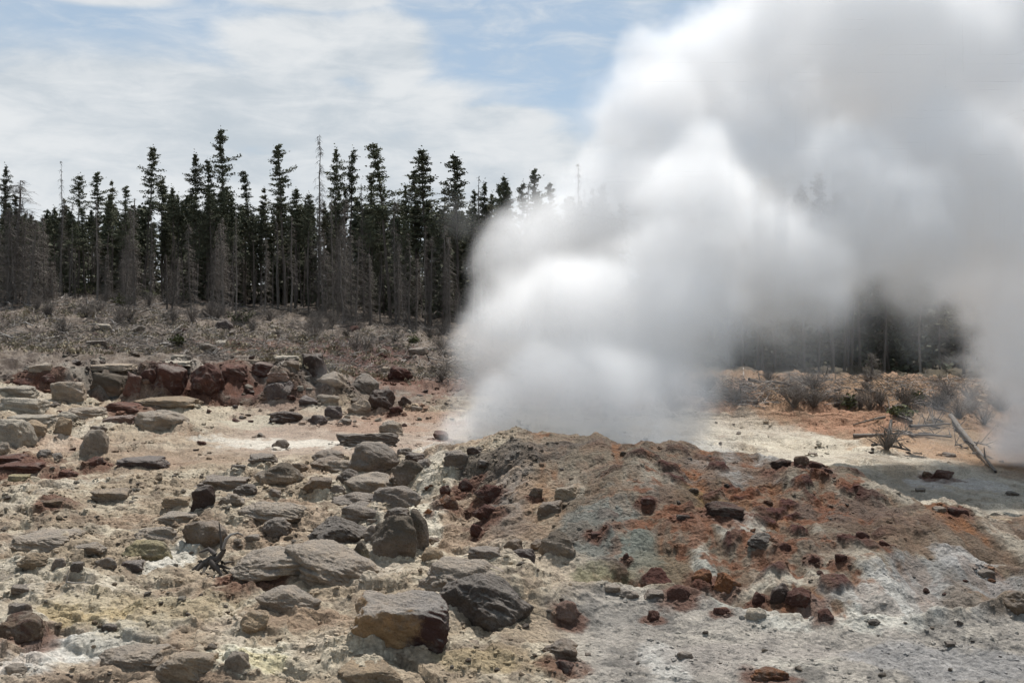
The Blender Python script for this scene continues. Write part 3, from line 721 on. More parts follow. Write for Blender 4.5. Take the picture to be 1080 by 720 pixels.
    (R, 1000, 480, 14, 7, 'brown', 'round', 'round brown rock on the right bank near a fallen trunk', 'g'),
]:
    rock(*a)

# debris aprons: dust and grit banked against every boulder, rust washed out of the red ones
for (x_, y_, r_, h_, red_) in ROCKS:
    i0, i1 = np.searchsorted(pxs, [(x_ - 3 * r_) / y_ * FPX + 540 - 4, (x_ + 3 * r_) / y_ * FPX + 544])
    j0, j1 = np.searchsorted(ys, [y_ - 3 * r_, y_ + 3 * r_])
    w_ = (slice(max(j0, 0), j1), slice(max(i0, 0), i1))
    if j1 - j0 < 1 or i1 - i0 < 1: continue
    d_ = np.hypot(XX[w_] - x_, YY[w_] - y_) / r_
    ZZ[w_] += min(h_, .5) * .34 * np.exp(-(d_ / 1.25) ** 2) * (1 + .6 * nC_[w_])
    if red_:
        k_ = ((1 - sst(1.0, 2.1, d_ + .9 * nC_[w_] + .5 * nB[w_])) * .8)[..., None]
        C[w_] = C[w_] * (1 - k_) + np.array(lin(98, 66, 52)) * k_
C = np.clip(C, .012, .8)
idx = np.arange(nr * nc).reshape(nr, nc)
fq = np.stack([idx[:-1, :-1], idx[:-1, 1:], idx[1:, 1:], idx[1:, :-1]], -1).reshape(-1, 4)
ground = mesh_from('ground', np.stack([XX, YY, ZZ], -1).reshape(-1, 3), fq, gm)
ca_ = ground.data.color_attributes.new('stain', 'FLOAT_COLOR', 'POINT')
ca_.data.foreach_set('color', np.concatenate([C.reshape(-1, 3), np.ones((nr * nc, 1))], 1).astype(np.float32).ravel())
tag(ground, kind='structure')
bk = mesh_from('terrain', [(-3000, -600, -3.5), (3000, -600, -3.5), (3000, 2400, -3.5), (-3000, 2400, -3.5)], [(0, 1, 2, 3)], gm)
a2 = bk.data.color_attributes.new('stain', 'FLOAT_COLOR', 'POINT')
for d_ in a2.data: d_.color = (.12, .1, .08, 1)
tag(bk, kind='structure')


# scattered stones, each its own object; the look-alikes of one patch of ground share a label
rnd = random.Random(5)
protos = []
for i in range(14):
    p, f = rock_verts(4, 500 + i * 17, ('angular', 'round', 'block', 'slab')[i % 4], .08)
    p = p * np.array([1, .85, .62 if i % 4 != 3 else .4])
    protos.append({k_: mesh_from('stone', p, f, MR[k_], link=False).data for k_ in ('g', 'r', 'p')})
    for o_ in [o_ for o_ in bpy.data.objects if o_.name.startswith('stone') and not o_.users_collection]: bpy.data.objects.remove(o_)
ZN = [  # px0, px1, py0, py1, n, size px, palette, label, group
    (0, 360, 600, 716, 40, (4, 11), ('mid', 'pale', 'tan', 'grey'), 'small grey or tan stone scattered on the pale ground at lower left', 'stones on the pale ground at lower left'),
    (0, 330, 500, 600, 40, (4, 12), ('mid', 'pale', 'grey', 'tan'), 'small stone among the low rocks of the left flat', 'stones on the left flat'),
    (0, 250, 405, 500, 24, (5, 12), ('mid', 'brown', 'grey', 'red'), 'small stone in the rubble below the left end of the red ledge', 'stones in the left rubble'),
    (230, 450, 395, 450, 40, (5, 12), ('purple', 'brown', 'mid', 'dred', 'pale'), 'small rubble stone between the red ledge and the tan pool', 'rubble stones beside the pool'),
    (20, 480, 345, 385, 34, (4, 11), ('grey', 'brown', 'pale', 'dred'), 'small stone on the hillside above the ledge', 'stones on the hillside'),
    (440, 620, 545, 716, 30, (4, 10), ('mid', 'grey', 'tan', 'brown'), 'small stone on the ground around the dark pitted boulder', 'stones around the pitted boulder'),
    (440, 480, 490, 590, 16, (4, 9), ('pale', 'pale', 'tan', 'orange'), 'small pale stone in the white rubble gully right of the rock string', 'stones in the white gully'),
    (640, 1070, 520, 640, 14, (4, 10), ('dred', 'red', 'dbrown', 'grey', 'orange'), 'small rusty or dark stone stuck on the face of the mound', 'stones on the mound face'),
    (470, 800, 468, 520, 10, (4, 11), ('dbrown', 'grey', 'dgrey', 'brown'), 'small dark stone near the top of the mound', 'stones on the mound top'),
    (740, 1070, 420, 480, 10, (3, 8), ('brown', 'tan', 'dbrown'), 'small brown stone on the orange bank beyond the stream', 'stones on the orange bank'),
    (660, 1070, 650, 716, 12, (3, 8), ('grey', 'mid', 'dgrey'), 'small grey stone on the smooth grey bank at lower right', 'stones on the grey bank')]
for (x0, x1, y0, y1, n, sz, pal, label, grp) in ZN:
    for _ in range(n):
        px, py = rnd.uniform(x0, x1), rnd.uniform(y0, y1)
        y = hit(px, py); x = (px - 540) / FPX * y
        s_ = rnd.uniform(sz[0], sz[0] + (sz[1] - sz[0]) * rnd.random()) / FPX * y * .62
        ck = rnd.choice(pal)
        o = bpy.data.objects.new('stone', rnd.choice(protos)['r' if ck in ('red', 'dred', 'orange') else 'p' if ck in ('pale', 'tan') else 'g'])
        COL.objects.link(o)
        o.location = (x, y, ground_z(x, y) + s_ * .14)
        o.scale = (s_ * rnd.uniform(.8, 1.2), s_ * rnd.uniform(.8, 1.2), s_ * rnd.uniform(.75, 1.1))
        o.rotation_euler = (rnd.uniform(-.3, .3), rnd.uniform(-.3, .3), rnd.uniform(0, 6.3))
        c_ = lin(*KC[ck]); v_ = rnd.uniform(.8, 1.2); o.color = (c_[0] * v_, c_[1] * v_, c_[2] * v_, 1)
        tag(o, label, 'stone', grp)

# gravel nobody could count
gv, gf, gcol = [], [], []
pi_, fi_ = ico(2)
rs = np.random.RandomState(9)
base_n = 0
skirt = []
for (x_, y_, r_, h_, red_) in ROCKS:
    for _ in range(int(8 + r_ * 10)):
        a_ = rs.uniform(0, 6.3); q_ = r_ * rs.uniform(.85, 1.6)
        skirt.append((x_ + math.cos(a_) * q_, y_ + math.sin(a_) * q_ * .8, 1))
for i in range(24000):
    if i < len(skirt):
        x, y, big = skirt[i]; px = x / y * FPX + 540; py = 0
    else:
        px = rs.uniform(-60, 1140); py = rs.uniform(372, 725); big = 0
        y = hit(px, py)
        if y > 75: continue
        x = (px - 540) / FPX * y
    dens = .5 + .9 * vnoise2(np.array([x * .6]), np.array([y * .6]), 9)[0]
    if px > 600 and py > 640: dens *= .45
    if 230 < px < 470 and 448 < py < 482: dens *= .1
    if px > 560 and 0 < py < 660: dens *= .3
    if not big and rs.rand() > dens: continue
    s_ = (rs.uniform(.6, 1.5) + (rs.rand() < .14) * 1.6 + big * rs.rand() ** 2 * 1.6) / FPX * max(y, 9)
    pi_, fi_ = ico(2 if s_ * FPX / y > 1.9 else 1)
    a_ = rs.uniform(0, 6.3); ca2, sa2 = math.cos(a_), math.sin(a_)
    q = pi_ * (1 + .22 * rs.normal(size=(len(pi_), 1))) * np.array([1, rs.uniform(.6, 1), rs.uniform(.4, .8)]) * s_
    q = np.stack([q[:, 0] * ca2 - q[:, 1] * sa2, q[:, 0] * sa2 + q[:, 1] * ca2, q[:, 2]], 1) + np.array([x, y, ground_z(x, y) + .1 * s_])
    gv.append(q); gf.append(fi_ + base_n); base_n += len(q)
    i_, j_ = int(np.clip(np.searchsorted(pxs, px), 0, nc - 1)), int(np.clip(np.searchsorted(ys, y), 0, nr - 1))
    gcol.append(np.repeat([np.append(C[j_, i_] * rs.uniform(.72, 1.25), 1)], len(q), 0))
gm2, b, bs = mat('gravel_stone')
at = b.new('ShaderNodeAttribute'); at.attribute_name = 'stain'
b.L.new(at.outputs['Color'], bs.inputs['Base Color'])
gravel = mesh_from('gravel', np.vstack(gv), np.vstack(gf), gm2, smooth=False)
a3 = gravel.data.color_attributes.new('stain', 'FLOAT_COLOR', 'POINT'); a3.data.foreach_set('color', np.vstack(gcol).astype(np.float32).ravel())
tag(gravel, 'loose fine gravel and chips scattered over the ground', 'gravel', kind='stuff')

# ------------------------------------------------------------------ trees
def plain(name, c_, rough=.9, var=.35, scale=3):
    m_, b, bs = mat(name)
    oi = b.new('ShaderNodeObjectInfo'); tcn = b.new('ShaderNodeTexCoord').outputs['Object']
    n = b.noise(tcn, scale, 4, .6)
    f_ = b.m('MULTIPLY_ADD', n, var * 2, 1 - var)
    f_ = b.m('MULTIPLY', f_, b.m('MULTIPLY_ADD', oi.outputs['Random'], .5, .75))
    cc = b.new('ShaderNodeCombineColor')
    for i in range(3): b.L.new(f_, cc.inputs[i])
    b.L.new(b.mix(1.0, c_, cc.outputs[0], 'MULTIPLY'), bs.inputs['Base Color'])
    return m_


M_bark = plain('pine_bark', (.105, .088, .074)); M_dead = plain('dead_wood', (.15, .13, .112)); M_twig = plain('dead_twigs', (.135, .116, .10))
M_leaf = plain('pine_needles', (.095, .10, .062), var=.6, scale=.8); M_leaf2 = plain('dry_green_needles', (.115, .11, .065), var=.5, scale=.8)
M_white = plain('bleached_wood', (.28, .255, .23)); M_char = plain('charred_wood', (.06, .052, .046)); M_shrub = plain('shrub_green', (.07, .075, .03), var=.5)


class Geo:
    def __init__(s): s.v = []; s.f = []; s.n = 0
    def tube(s, pts, rad, sides=5):
        pts = np.asarray(pts, float); k_ = len(pts)
        d = np.gradient(pts, axis=0); d /= np.linalg.norm(d, axis=1)[:, None] + 1e-9
        ref = np.array([0, 0, 1.]) if abs(d[0, 2]) < .8 else np.array([1., 0, 0])
        u = np.cross(d, ref); u /= np.linalg.norm(u, axis=1)[:, None] + 1e-9; w_ = np.cross(d, u)
        a = np.arange(sides) * 2 * math.pi / sides
        ring = (u[:, None] * np.cos(a)[None, :, None] + w_[:, None] * np.sin(a)[None, :, None]) * np.asarray(rad)[:, None, None] + pts[:, None]
        s.v.append(ring.reshape(-1, 3))
        i = np.arange(k_ - 1)[:, None] * sides; j = np.arange(sides)[None]
        q = np.stack([i + j, i + (j + 1) % sides, i + sides + (j + 1) % sides, i + sides + j], -1).reshape(-1, 4)
        s.f.append(q + s.n); s.n += k_ * sides
    def sprays(s, cen, size, rs, up=.2):
        """clumps of needle sprays: small leaf-sized quads in all directions"""
        n = len(cen)
        a = rs.normal(size=(n, 3)); a[:, 2] = a[:, 2] * .55 + up; a /= np.linalg.norm(a, axis=1)[:, None]
        c_ = rs.normal(size=(n, 3)); c_ = np.cross(a, c_); c_ /= np.linalg.norm(c_, axis=1)[:, None]
        L_ = size * rs.uniform(.6, 1.3, (n, 1)); W_ = L_ * rs.uniform(.22, .45, (n, 1))
        q = np.stack([cen - c_ * W_ * .5, cen + a * L_ * .55 - c_ * W_, cen + a * L_, cen + a * L_ * .5 + c_ * W_], 1)
        s.v.append(q.reshape(-1, 3)); s.f.append(np.arange(4 * n).reshape(n, 4) + s.n); s.n += 4 * n
    def build(s, name, m_, parent=None, smooth=False, link=True): return mesh_from(name, np.vstack(s.v), np.vstack(s.f), m_, smooth, parent, link)


def trunk_pts(H, rs, lean=.0):
    k_ = 9; t_ = np.linspace(0, 1, k_)
    wob = np.cumsum(rs.normal(size=(k_, 2)) * H * .0045, axis=0)
    return np.stack([wob[:, 0] + lean * H * t_ ** 1.6, wob[:, 1], t_ * H - .4 * (t_ == 0)], 1), t_


def pine_meshes(seed, H=20., crown=.5, cw=1.7, lean=0., dens=1.0, leaf=None, droop=.15):
    rs = np.random.RandomState(seed); P_, t_ = trunk_pts(H, rs, lean)
    at_ = lambda f_: np.array([np.interp(f_, t_, P_[:, i]) for i in range(3)])
    tr, cr, dd = Geo(), Geo(), Geo()
    tr.tube(P_, .15 * H / 20 * (1 - t_) ** .75 + .015, 7)
    nb = int(92 * dens)
    cen = []
    for i in range(nb):
        u_ = rs.rand() ** .85
        u_ = np.clip((np.floor(u_ * 15) + rs.rand() * .8) / 15, 0, .99)       # whorls with gaps between
        f_ = crown + (1 - crown) * u_
        Lb = cw * (.14 + 1.15 * (1 - u_) ** .75) * rs.uniform(.3, 1.3) * (1 + .5 * math.sin(u_ * 9 + seed * 1.3 + math.cos(rs.uniform(0, 6.3))) * .5)
        if rs.rand() < .08: Lb *= 1.4
        a = rs.uniform(0, 2 * math.pi); p0 = at_(f_)
        rise = rs.uniform(-droop, .45) * (.4 + u_)
        d_ = np.array([math.cos(a), math.sin(a), rise]); p1 = p0 + d_ * Lb + np.array([0, 0, .12 * Lb])
        tr.tube([p0, (p0 + p1) / 2 - np.array([0, 0, .05 * Lb]), p1], [.03, .022, .008], 3)
        m_ = int(14 + 34 * Lb)
        tt_ = rs.rand(m_, 1) ** .75
        c_ = p0 + (p1 - p0) * tt_ + rs.normal(size=(m_, 3)) * np.array([.17, .17, .09]) * (.45 + .3 * Lb)
        cen.append(c_)
    cen.append(at_(1.0) + rs.normal(size=(9, 3)) * np.array([.05, .05, .35]) - np.array([0, 0, .2]))
    cr.sprays(np.vstack(cen), .22, rs)
    for i in range(int(42 * (crown + .2))):            # dead lower branches
        f_ = rs.uniform(.12, crown + .12); a = rs.uniform(0, 6.3); p0 = at_(f_); Lb = rs.uniform(.4, 1.5)
        p1 = p0 + np.array([math.cos(a) * Lb, math.sin(a) * Lb, -rs.uniform(0, .5) * Lb])
        tr.tube([p0, (p0 + p1) / 2 + np.array([0, 0, .08]), p1], [.022, .016, .006], 3)
    return tr, cr


def dead_meshes(seed, H=14., dens=1.0, cw=1.3, start=.1):
    rs = np.random.RandomState(seed); P_, t_ = trunk_pts(H, rs)
    at_ = lambda f_: np.array([np.interp(f_, t_, P_[:, i]) for i in range(3)])
    tr, cr = Geo(), Geo()
    tr.tube(P_, .13 * H / 16 * (1 - t_) ** .7 + .015, 7)
    for i in range(int(110 * dens)):
        u_ = rs.rand(); f_ = start + (1 - start) * u_; a = rs.uniform(0, 6.3); p0 = at_(f_)
        Lb = cw * (.2 + .9 * (1 - u_) ** .8) * rs.uniform(.4, 1.15)
        p1 = p0 + np.array([math.cos(a) * Lb, math.sin(a) * Lb, -rs.uniform(-.1, .75) * Lb])
        mid = (p0 + p1) / 2 + np.array([0, 0, .12 * Lb])
        cr.tube([p0, mid, p1], [.026, .018, .006], 3)
        for q in range(4):
            c0 = p0 + (p1 - p0) * rs.uniform(.25, 1); dv = rs.normal(size=3) * .35 * Lb ** .5; dv[2] = -abs(dv[2]) - .08
            cr.tube([c0, c0 + dv], [.014, .005], 3)
    return tr, cr


def as_tree(geos, mats_, name, lean_to=None):
    root = bpy.data.objects.new(name, None); COL.objects.link(root); root.empty_display_size = .5
    geos[0].build('trunk', mats_[0], root, True)
    geos[1].build('crown' if 'pine' in name else 'branches', mats_[1], root)
    return root


def copy_tree(src, loc, rz, s_, label, cat, group=None):
    r = src.copy(); COL.objects.link(r); r.location = loc; r.rotation_euler = (rt.gauss(0, .018), rt.gauss(0, .022), rz); r.scale = s_
    for ch in src.children:
        c_ = ch.copy(); COL.objects.link(c_); c_.parent = r
    tag(r, label, cat, group)
    return r


PINES = [as_tree(pine_meshes(1, 20, .52, 1.55), (M_bark, M_leaf), 'pine_tree'), as_tree(pine_meshes(2, 20, .62, 1.25, dens=.8), (M_bark, M_leaf), 'pine_tree'),
         as_tree(pine_meshes(3, 20, .42, 1.9, dens=1.15), (M_bark, M_leaf), 'pine_tree'), as_tree(pine_meshes(4, 20, .56, 1.45, lean=-.07), (M_bark, M_leaf), 'pine_tree'),
         as_tree(pine_meshes(5, 20, .70, 1.7, dens=.6), (M_bark, M_leaf), 'pine_tree'), as_tree(pine_meshes(6, 20, .25, 1.7, dens=1.3), (M_bark, M_leaf2), 'pine_tree'),
         as_tree(pine_meshes(7, 20, .60, 1.0, dens=.6), (M_bark, M_leaf2), 'pine_tree')]
DEADS = [as_tree(dead_meshes(11, 16, 1.3, 1.5), (M_dead, M_twig), 'dead_tree'), as_tree(dead_meshes(12, 16, .7, 1.1, .3), (M_dead, M_twig), 'dead_tree'),
         as_tree(dead_meshes(13, 16, .35, .8, .5), (M_dead, M_dead), 'dead_tree'), as_tree(dead_meshes(14, 16, 1.8, 2.0, .05), (M_dead, M_twig), 'dead_tree')]
PH = [20.] * 7; DH = [16.] * 4
used = set()


def place(kind, k_, px, top, y, label, group=None, wide=1.0):
    src = (PINES if kind == 'p' else DEADS)[k_]
    H = (PH if kind == 'p' else DH)[k_]
    x = (px - 540) / FPX * y; z = ground_z(x, y) - .1
    h_ = CZ - (top - HZ) / FPX * y - z
    s_ = h_ / H; sw = (.55 + .45 * s_) * wide * (.84 if kind == 'p' else 1)
    rz = rt.uniform(0, 6.3) if k_ != 3 or kind == 'd' else 0
    if src.name not in used:
        used.add(src.name)
        src.location = (x, y, z); src.rotation_euler = (0, 0, rz); src.scale = (sw, sw, s_)
        tag(src, label, 'pine tree' if kind == 'p' else 'dead tree', group); return src
    return copy_tree(src, (x, y, z), rz, (sw, sw, s_), label, 'pine tree' if kind == 'p' else 'dead tree', group)


rt = random.Random(21)
for a in [
    ('p', 1, 8, 176, 100, 'tall ragged pine with a bare spike top at the left edge', None, .8),
    ('d', 3, 14, 190, 90, 'tallest grey dead conifer with drooping branches at the left edge', None, 2.0),
    ('d', 3, 32, 232, 88, 'wide grey dead conifer with hanging twigs beside the left edge', None, 1.5),
    ('d', 1, 66, 170, 104, 'thin dead tree rising above the others near the left end', None, .6),
    ('p', 4, 83, 186, 106, 'pine with a small tuft crown, right of the thin dead tree'),
    ('p', 0, 105, 181, 108, 'pine with a narrow pointed top between two tufted ones at left'),
    ('p', 6, 119, 190, 106, 'slim pine with a short dark top, right of the pointed one'),
    ('p', 0, 150, 155, 104, 'tall pine standing clear of its neighbours in the left third', None, 1.15),
    ('p', 4, 173, 190, 106, 'round topped pine just right of the tall clear pine'),
    ('p', 1, 207, 163, 105, 'tall pine left of the very tallest tree', None, 1.1),
    ('p', 0, 223, 170, 109, 'pine close against the left side of the tallest tree'),
    ('p', 0, 243, 136, 104, 'tallest pine of the whole tree line', None, 1.1),
    ('p', 3, 268, 181, 106, 'dense pine in the dip right of the tallest pine'),
    ('p', 0, 302, 150, 103, 'tall thick crowned pine left of the bare spiked one', None, 1.15),
    ('d', 0, 335, 142, 105, 'nearly bare spiked conifer in the middle of the tree line', None, .8),
    ('p', 1, 357, 158, 104, 'left pine of a close pair with narrow tops'),
    ('p', 1, 371, 158, 106, 'right pine of a close pair with narrow tops'),
    ('p', 2, 391, 184, 104, 'broad dark pine below and right of the narrow pair'),
    ('p', 3, 412, 152, 102, 'tall pine leaning to the left', None, 1.45),
    ('p', 2, 438, 180, 103, 'dark full pine between the leaning pine and the broad one', None, 1.4),
    ('p', 0, 455, 160, 102, 'tall dark broad pine left of the last pine before the steam', None, 1.6),
    ('p', 0, 485, 165, 101, 'last full pine before the steam covers the tree line', None, 1.45),
    ('d', 2, 507, 186, 104, 'thin dead top showing just right of the last full pine'),
    ('p', 1, 513, 193, 105, 'small pine top beside a thin dead top at the steam edge'),
    ('p', 0, 533, 188, 104, 'dark pine top rising out of the steam edge'),
    ('d', 2, 552, 196, 106, 'faint thin dead top between two pine tops over the steam'),
    ('p', 0, 576, 178, 106, 'pine top right of the dark one, half veiled by steam'),
    ('d', 1, 610, 172, 106, 'faint dead top furthest right above the steam'),
]:
    place(*a)
base_row = lambda px: np.interp(px, [0, 100, 200, 300, 400, 480, 640], [303, 308, 317, 325, 335, 345, 360])
for i in range(185):
    px = rt.uniform(-30, 640); y = rt.uniform(98, 116)
    dead = rt.random() < .30
    top = rt.uniform(192, 235) + (12 if px < 130 else 0)
    if dead: place('d', rt.choice([0, 1, 2, 0]), px, top + rt.uniform(0, 30), y, 'bare grey trunk with dead twigs inside the crowded tree line', 'bare trunks in the tree line', rt.uniform(.6, .9))
    else: place('p', rt.choice([0, 1, 2, 4, 6, 1]), px, top, y, 'slender dark pine inside the crowded tree line', 'pines crowding the tree line', rt.uniform(.8, 1.1))
for i in range(66):
    px = rt.choice([rt.uniform(-10, 60), rt.uniform(100, 240), rt.uniform(240, 480)]); y = rt.uniform(88, 98)
    place('d', rt.choice([0, 3, 1]), px, rt.uniform(205, 285), y, 'short brown dead tree with drooping twigs before the dark trunks', 'dead trees fronting the tree line', rt.uniform(.7, 1.0))
# right hand trees beyond the stream
for i in range(58):
    px = rt.uniform(720, 1080); y = rt.uniform(76, 96)
    if rt.random() < .3: place('d', rt.choice([0, 1]), px, rt.uniform(230, 300), y, 'bare dead trunk among the trees seen beneath the steam at right', 'dead trunks beneath the steam', .8)
    else: place('p', rt.choice([2, 5, 5, 0]), px, rt.uniform(180, 240), y, 'dark pine seen through the gap beneath the steam at right', 'pines beneath the steam', 1.1)
for i in range(26):
    px = rt.uniform(650, 1180); y = rt.uniform(98, 116)
    place('p', rt.choice([0, 2, 5]), px, rt.uniform(190, 240), y, 'dark pine seen through the gap beneath the steam at right', 'pines beneath the steam', 1.2)
for (px, top, y, lab) in ((920, 372, 62, 'grey leafless young tree on the edge of the orange bank'), (838, 392, 56, 'brown leafless bush tree at the left part of the orange bank'),
                          (873, 385, 66, 'slim grey dead sapling behind the orange bank'), (784, 388, 72, 'pale bare stem at the left end of the visible gap')):
    place('d', 3 if 'bush' in lab or 'young' in lab else 1, px, top, y, lab, None, 1.4 if 'bush' in lab else 1.0)

# the forest behind, one far mass
fg, ft = Geo(), Geo()
rs = np.random.RandomState(77)
for i in range(480):
    px = rs.uniform(-600, 1650); y = rs.uniform(113, 145)
    x = (px - 540) / FPX * y; z = ground_z(x, y)
    vis = px < 720
    top = (rs.uniform(205, 240) + (14 if px < 140 else 0)) if -60 < px < 1150 else rs.uniform(170, 230)
    h_ = CZ - (top - HZ) / FPX * y - z
    ft.tube([(x, y, z - .3), (x + rs.normal() * .2, y, z + h_ * .5), (x, y, z + h_)], [.17, .12, .02], 5)
    m_ = 800
    u_ = rs.rand(m_) ** .8 * .9 + .1 * (rs.rand() < .5)
    R_ = 1.9 * (1 - u_) ** .6 * rs.uniform(.3, 1.1, m_) + .1; a = rs.uniform(0, 6.3, m_)
    fg.sprays(np.stack([x + np.cos(a) * R_, y + np.sin(a) * R_, z + h_ * np.clip(u_, 0, 1) + rs.normal(size=m_) * .2], 1), .5, rs)
for i in range(700):                              # young firs filling the floor of the wood
    px = rs.uniform(-600, 1650); y = rs.uniform(108, 124)
    if i > 520: px = rs.uniform(700, 1200); y = rs.uniform(82, 100)
    x = (px - 540) / FPX * y; z = ground_z(x, y); h_ = rs.uniform(3, 9); m_ = 150
    u_ = rs.rand(m_) ** 1.2; R_ = 1.7 * (1 - u_) * rs.uniform(.2, 1.1, m_) + .1; a = rs.uniform(0, 6.3, m_)
    fg.sprays(np.stack([x + np.cos(a) * R_, y + np.sin(a) * R_, z + h_ * u_], 1), .6, rs)
wood = bpy.data.objects.new('forest', None); COL.objects.link(wood)
tag(wood, 'dense dark pine forest filling in behind the front trunks', 'forest', kind='stuff')
ft.build('trunk', M_bark, wood); fg.build('foliage', M_leaf, wood)

# deadfall, shrubs and dry brush on the slopes
def log_obj(x0, y0, x1, y1, r_, m_, label, group=None, lift=.12, name='fallen_log', stubs=4, seed=0):
    rs_ = np.random.RandomState(seed + int(abs(x0) * 31 + y0 * 7) % 5000)
    ya, yb = hit(x0, y0), hit(x1, y1)
    xa, xb = (x0 - 540) / FPX * ya, (x1 - 540) / FPX * yb
    g_ = Geo(); pts = []
    for t_ in np.linspace(0, 1, 6):
        x, y = xa + (xb - xa) * t_, ya + (yb - ya) * t_
        pts.append((x, y, ground_z(x, y) + r_ + lift * math.sin(t_ * 3.1) + rs_.normal() * r_ * .3))
    pts = np.array(pts); pts[:, 2] = np.linspace(pts[0, 2], pts[-1, 2], 6) * .5 + pts[:, 2] * .5
    g_.tube(pts, np.linspace(r_, r_ * .4, 6), 7)
    for i in range(stubs):
        c_ = pts[rs_.randint(1, 6)]; d_ = rs_.normal(size=3) * .35; d_[2] = abs(d_[2])
        g_.tube([c_, c_ + d_ * .6, c_ + d_], [r_ * .4, r_ * .25, r_ * .12], 4)
    o = g_.build(name, m_, None, True)
    tag(o, label, 'log', group)
    return o


for a in [
    (82, 300, 102, 338, .07, M_white, 'bleached forked branch lying bright under the trees at left'), (94, 330, 92, 315, .06, M_white, 'short bleached stick beside the forked branch'),
    (0, 352, 26, 358, .07, M_white, 'pale stick lying at the left edge of the brushy slope'), (150, 318, 138, 326, .05, M_white, 'thin bleached stick left of the small green shrub'),
    (230, 305, 300, 314, .10, M_dead, 'long grey log across the foot of the tall trunks'), (160, 322, 210, 319, .08, M_dead, 'grey log lying level under the left trunks'),
    (225, 314, 262, 326, .07, M_white, 'bleached log sloping down under the tallest pine'), (300, 322, 330, 330, .07, M_white, 'bleached log below the thick crowned pine'),
    (355, 305, 380, 335, .08, M_dead, 'leaning thin trunk fallen against the central trunks'), (385, 300, 406, 346, .07, M_dead, 'second leaning thin trunk right of the first'),
    (120, 335, 150, 345, .06, M_white, 'pale branch lying on the slope beneath the left trees'), (180, 352, 200, 340, .04, M_white, 'little upright pale stick on the middle of the slope'),
    (900, 462, 1003, 464, .10, M_dead, 'long level log across the orange bank'), (1003, 440, 1050, 500, .12, M_dead, 'thick fallen trunk sloping down the right bank'),
    (960, 452, 1002, 448, .08, M_dead, 'upper short log above the long level log'), (985, 432, 1008, 440, .07, M_dead, 'small log at the top of the right bank'),
    (940, 445, 934, 470, .07, M_char, 'dark stump like log standing in the root tangle'), (920, 470, 960, 478, .08, M_char, 'charred log lying at the bottom of the root tangle'),
    (850, 405, 900, 402, .08, M_dead, 'grey log lying beneath the right trees'), (880, 412, 935, 418, .07, M_dead, 'thin grey log along the top of the orange bank'),
    (790, 402, 850, 408, .09, M_dead, 'log at the left end of the bank top'), (1000, 424, 975, 428, .07, M_white, 'pale stick above the small log on the right bank'),
    (785, 400, 783, 385, .05, M_white, 'short pale post like snag at the left end of the gap')]:
    log_obj(*a)
for i in range(84):
    px = rt.uniform(0, 480); py = base_row(px) + rt.uniform(6, 52); dx = rt.uniform(-22, 22)
    log_obj(px, py, px + dx, py + rt.uniform(-5, 5), rt.uniform(.03, .07), rt.choice([M_white, M_dead, M_dead]), 'broken weathered stick in the litter on the wooded slope', 'sticks littering the slope', name='fallen_branch', lift=.25)


def bush(label, px, py, w_, h_, m_leaf, green=True, group=None, cat='shrub', name='shrub', seed=0):
    rs_ = np.random.RandomState(int(px * 3 + py) + seed)
    y = hit(px, py); x = (px - 540) / FPX * y; z = ground_z(x, y); W_, H_ = w_ / FPX * y / 2, h_ / FPX * y
    root = bpy.data.objects.new(name, None); COL.objects.link(root); root.location = (x, y, z)
    st_, lf = Geo(), Geo(); cen = []
    for i in range(26 if green else 44):
        a = rs_.uniform(0, 6.3); q = rs_.rand() ** .5
        e_ = np.array([math.cos(a) * W_ * q, math.sin(a) * W_ * q, H_ * rs_.uniform(.55, 1.05) * (1 - .4 * q)])
        st_.tube([(0, 0, -.05), e_ * .5 + rs_.normal(size=3) * .06, e_], [.016, .011, .005], 3)
        for s_ in range(2 if green else 4):
            p0 = e_ * rs_.uniform(.4, 1); st_.tube([p0, p0 + rs_.normal(size=3) * .2 * H_], [.008, .003], 3)
        cen.append(e_ * rs_.uniform(.35, 1.05, (12, 1)) + rs_.normal(size=(12, 3)) * .09)
    st_.build('stems', M_twig, root)
    if green: lf.sprays(np.vstack(cen), .17, rs_); lf.build('foliage', m_leaf, root)
    return tag(root, label, cat, group)


for (px, py, w_, h_, lab) in ((85, 312, 50, 16, 'green shrub patch under the trees left of the bleached branch'), (160, 316, 40, 16, 'yellow green shrub under the left trunks'),
                              (256, 342, 30, 22, 'rounded green shrub on the slope below the tallest pine'), (186, 365, 18, 12, 'low green tuft on the slope above the ledge'),
                              (436, 362, 12, 9, 'small yellow green tuft high on the slope near the steam'), (128, 322, 34, 14, 'dim green shrub between two brighter ones at left'),
                              (950, 440, 22, 14, 'small green shrub on top of the right bank'), (965, 425, 18, 12, 'small green shrub behind the one on the right bank'), (897, 428, 14, 10, 'little green tuft left on the right bank')):
    bush(lab, px, py, w_, h_, M_shrub)
bush('dark dead bush at the right end of the hillside beside the steam', 466, 402, 24, 22, M_twig, False, cat='dead bush', name='dead_bush')
bush('tangle of bare roots and branches on the orange bank', 936, 474, 44, 34, M_twig, False, cat='root tangle', name='root_tangle')
bush('bare brown bush left on the orange bank', 838, 430, 36, 36, M_twig, False, cat='dead bush', name='dead_bush')
bush('bare grey bush by the young leafless tree', 918, 432, 36, 34, M_twig, False, cat='dead bush', name='dead_bush')
for i in range(44):
    px = rt.uniform(0, 480); py = base_row(px) + rt.uniform(4, 44) * rt.random() ** .5 + 3
    bush('dry leafless brown bush on the slope below the tree line', px, py, rt.uniform(12, 30), rt.uniform(9, 26), M_twig, False, 'dry bushes on the slope', 'dead bush', 'dead_bush', i)
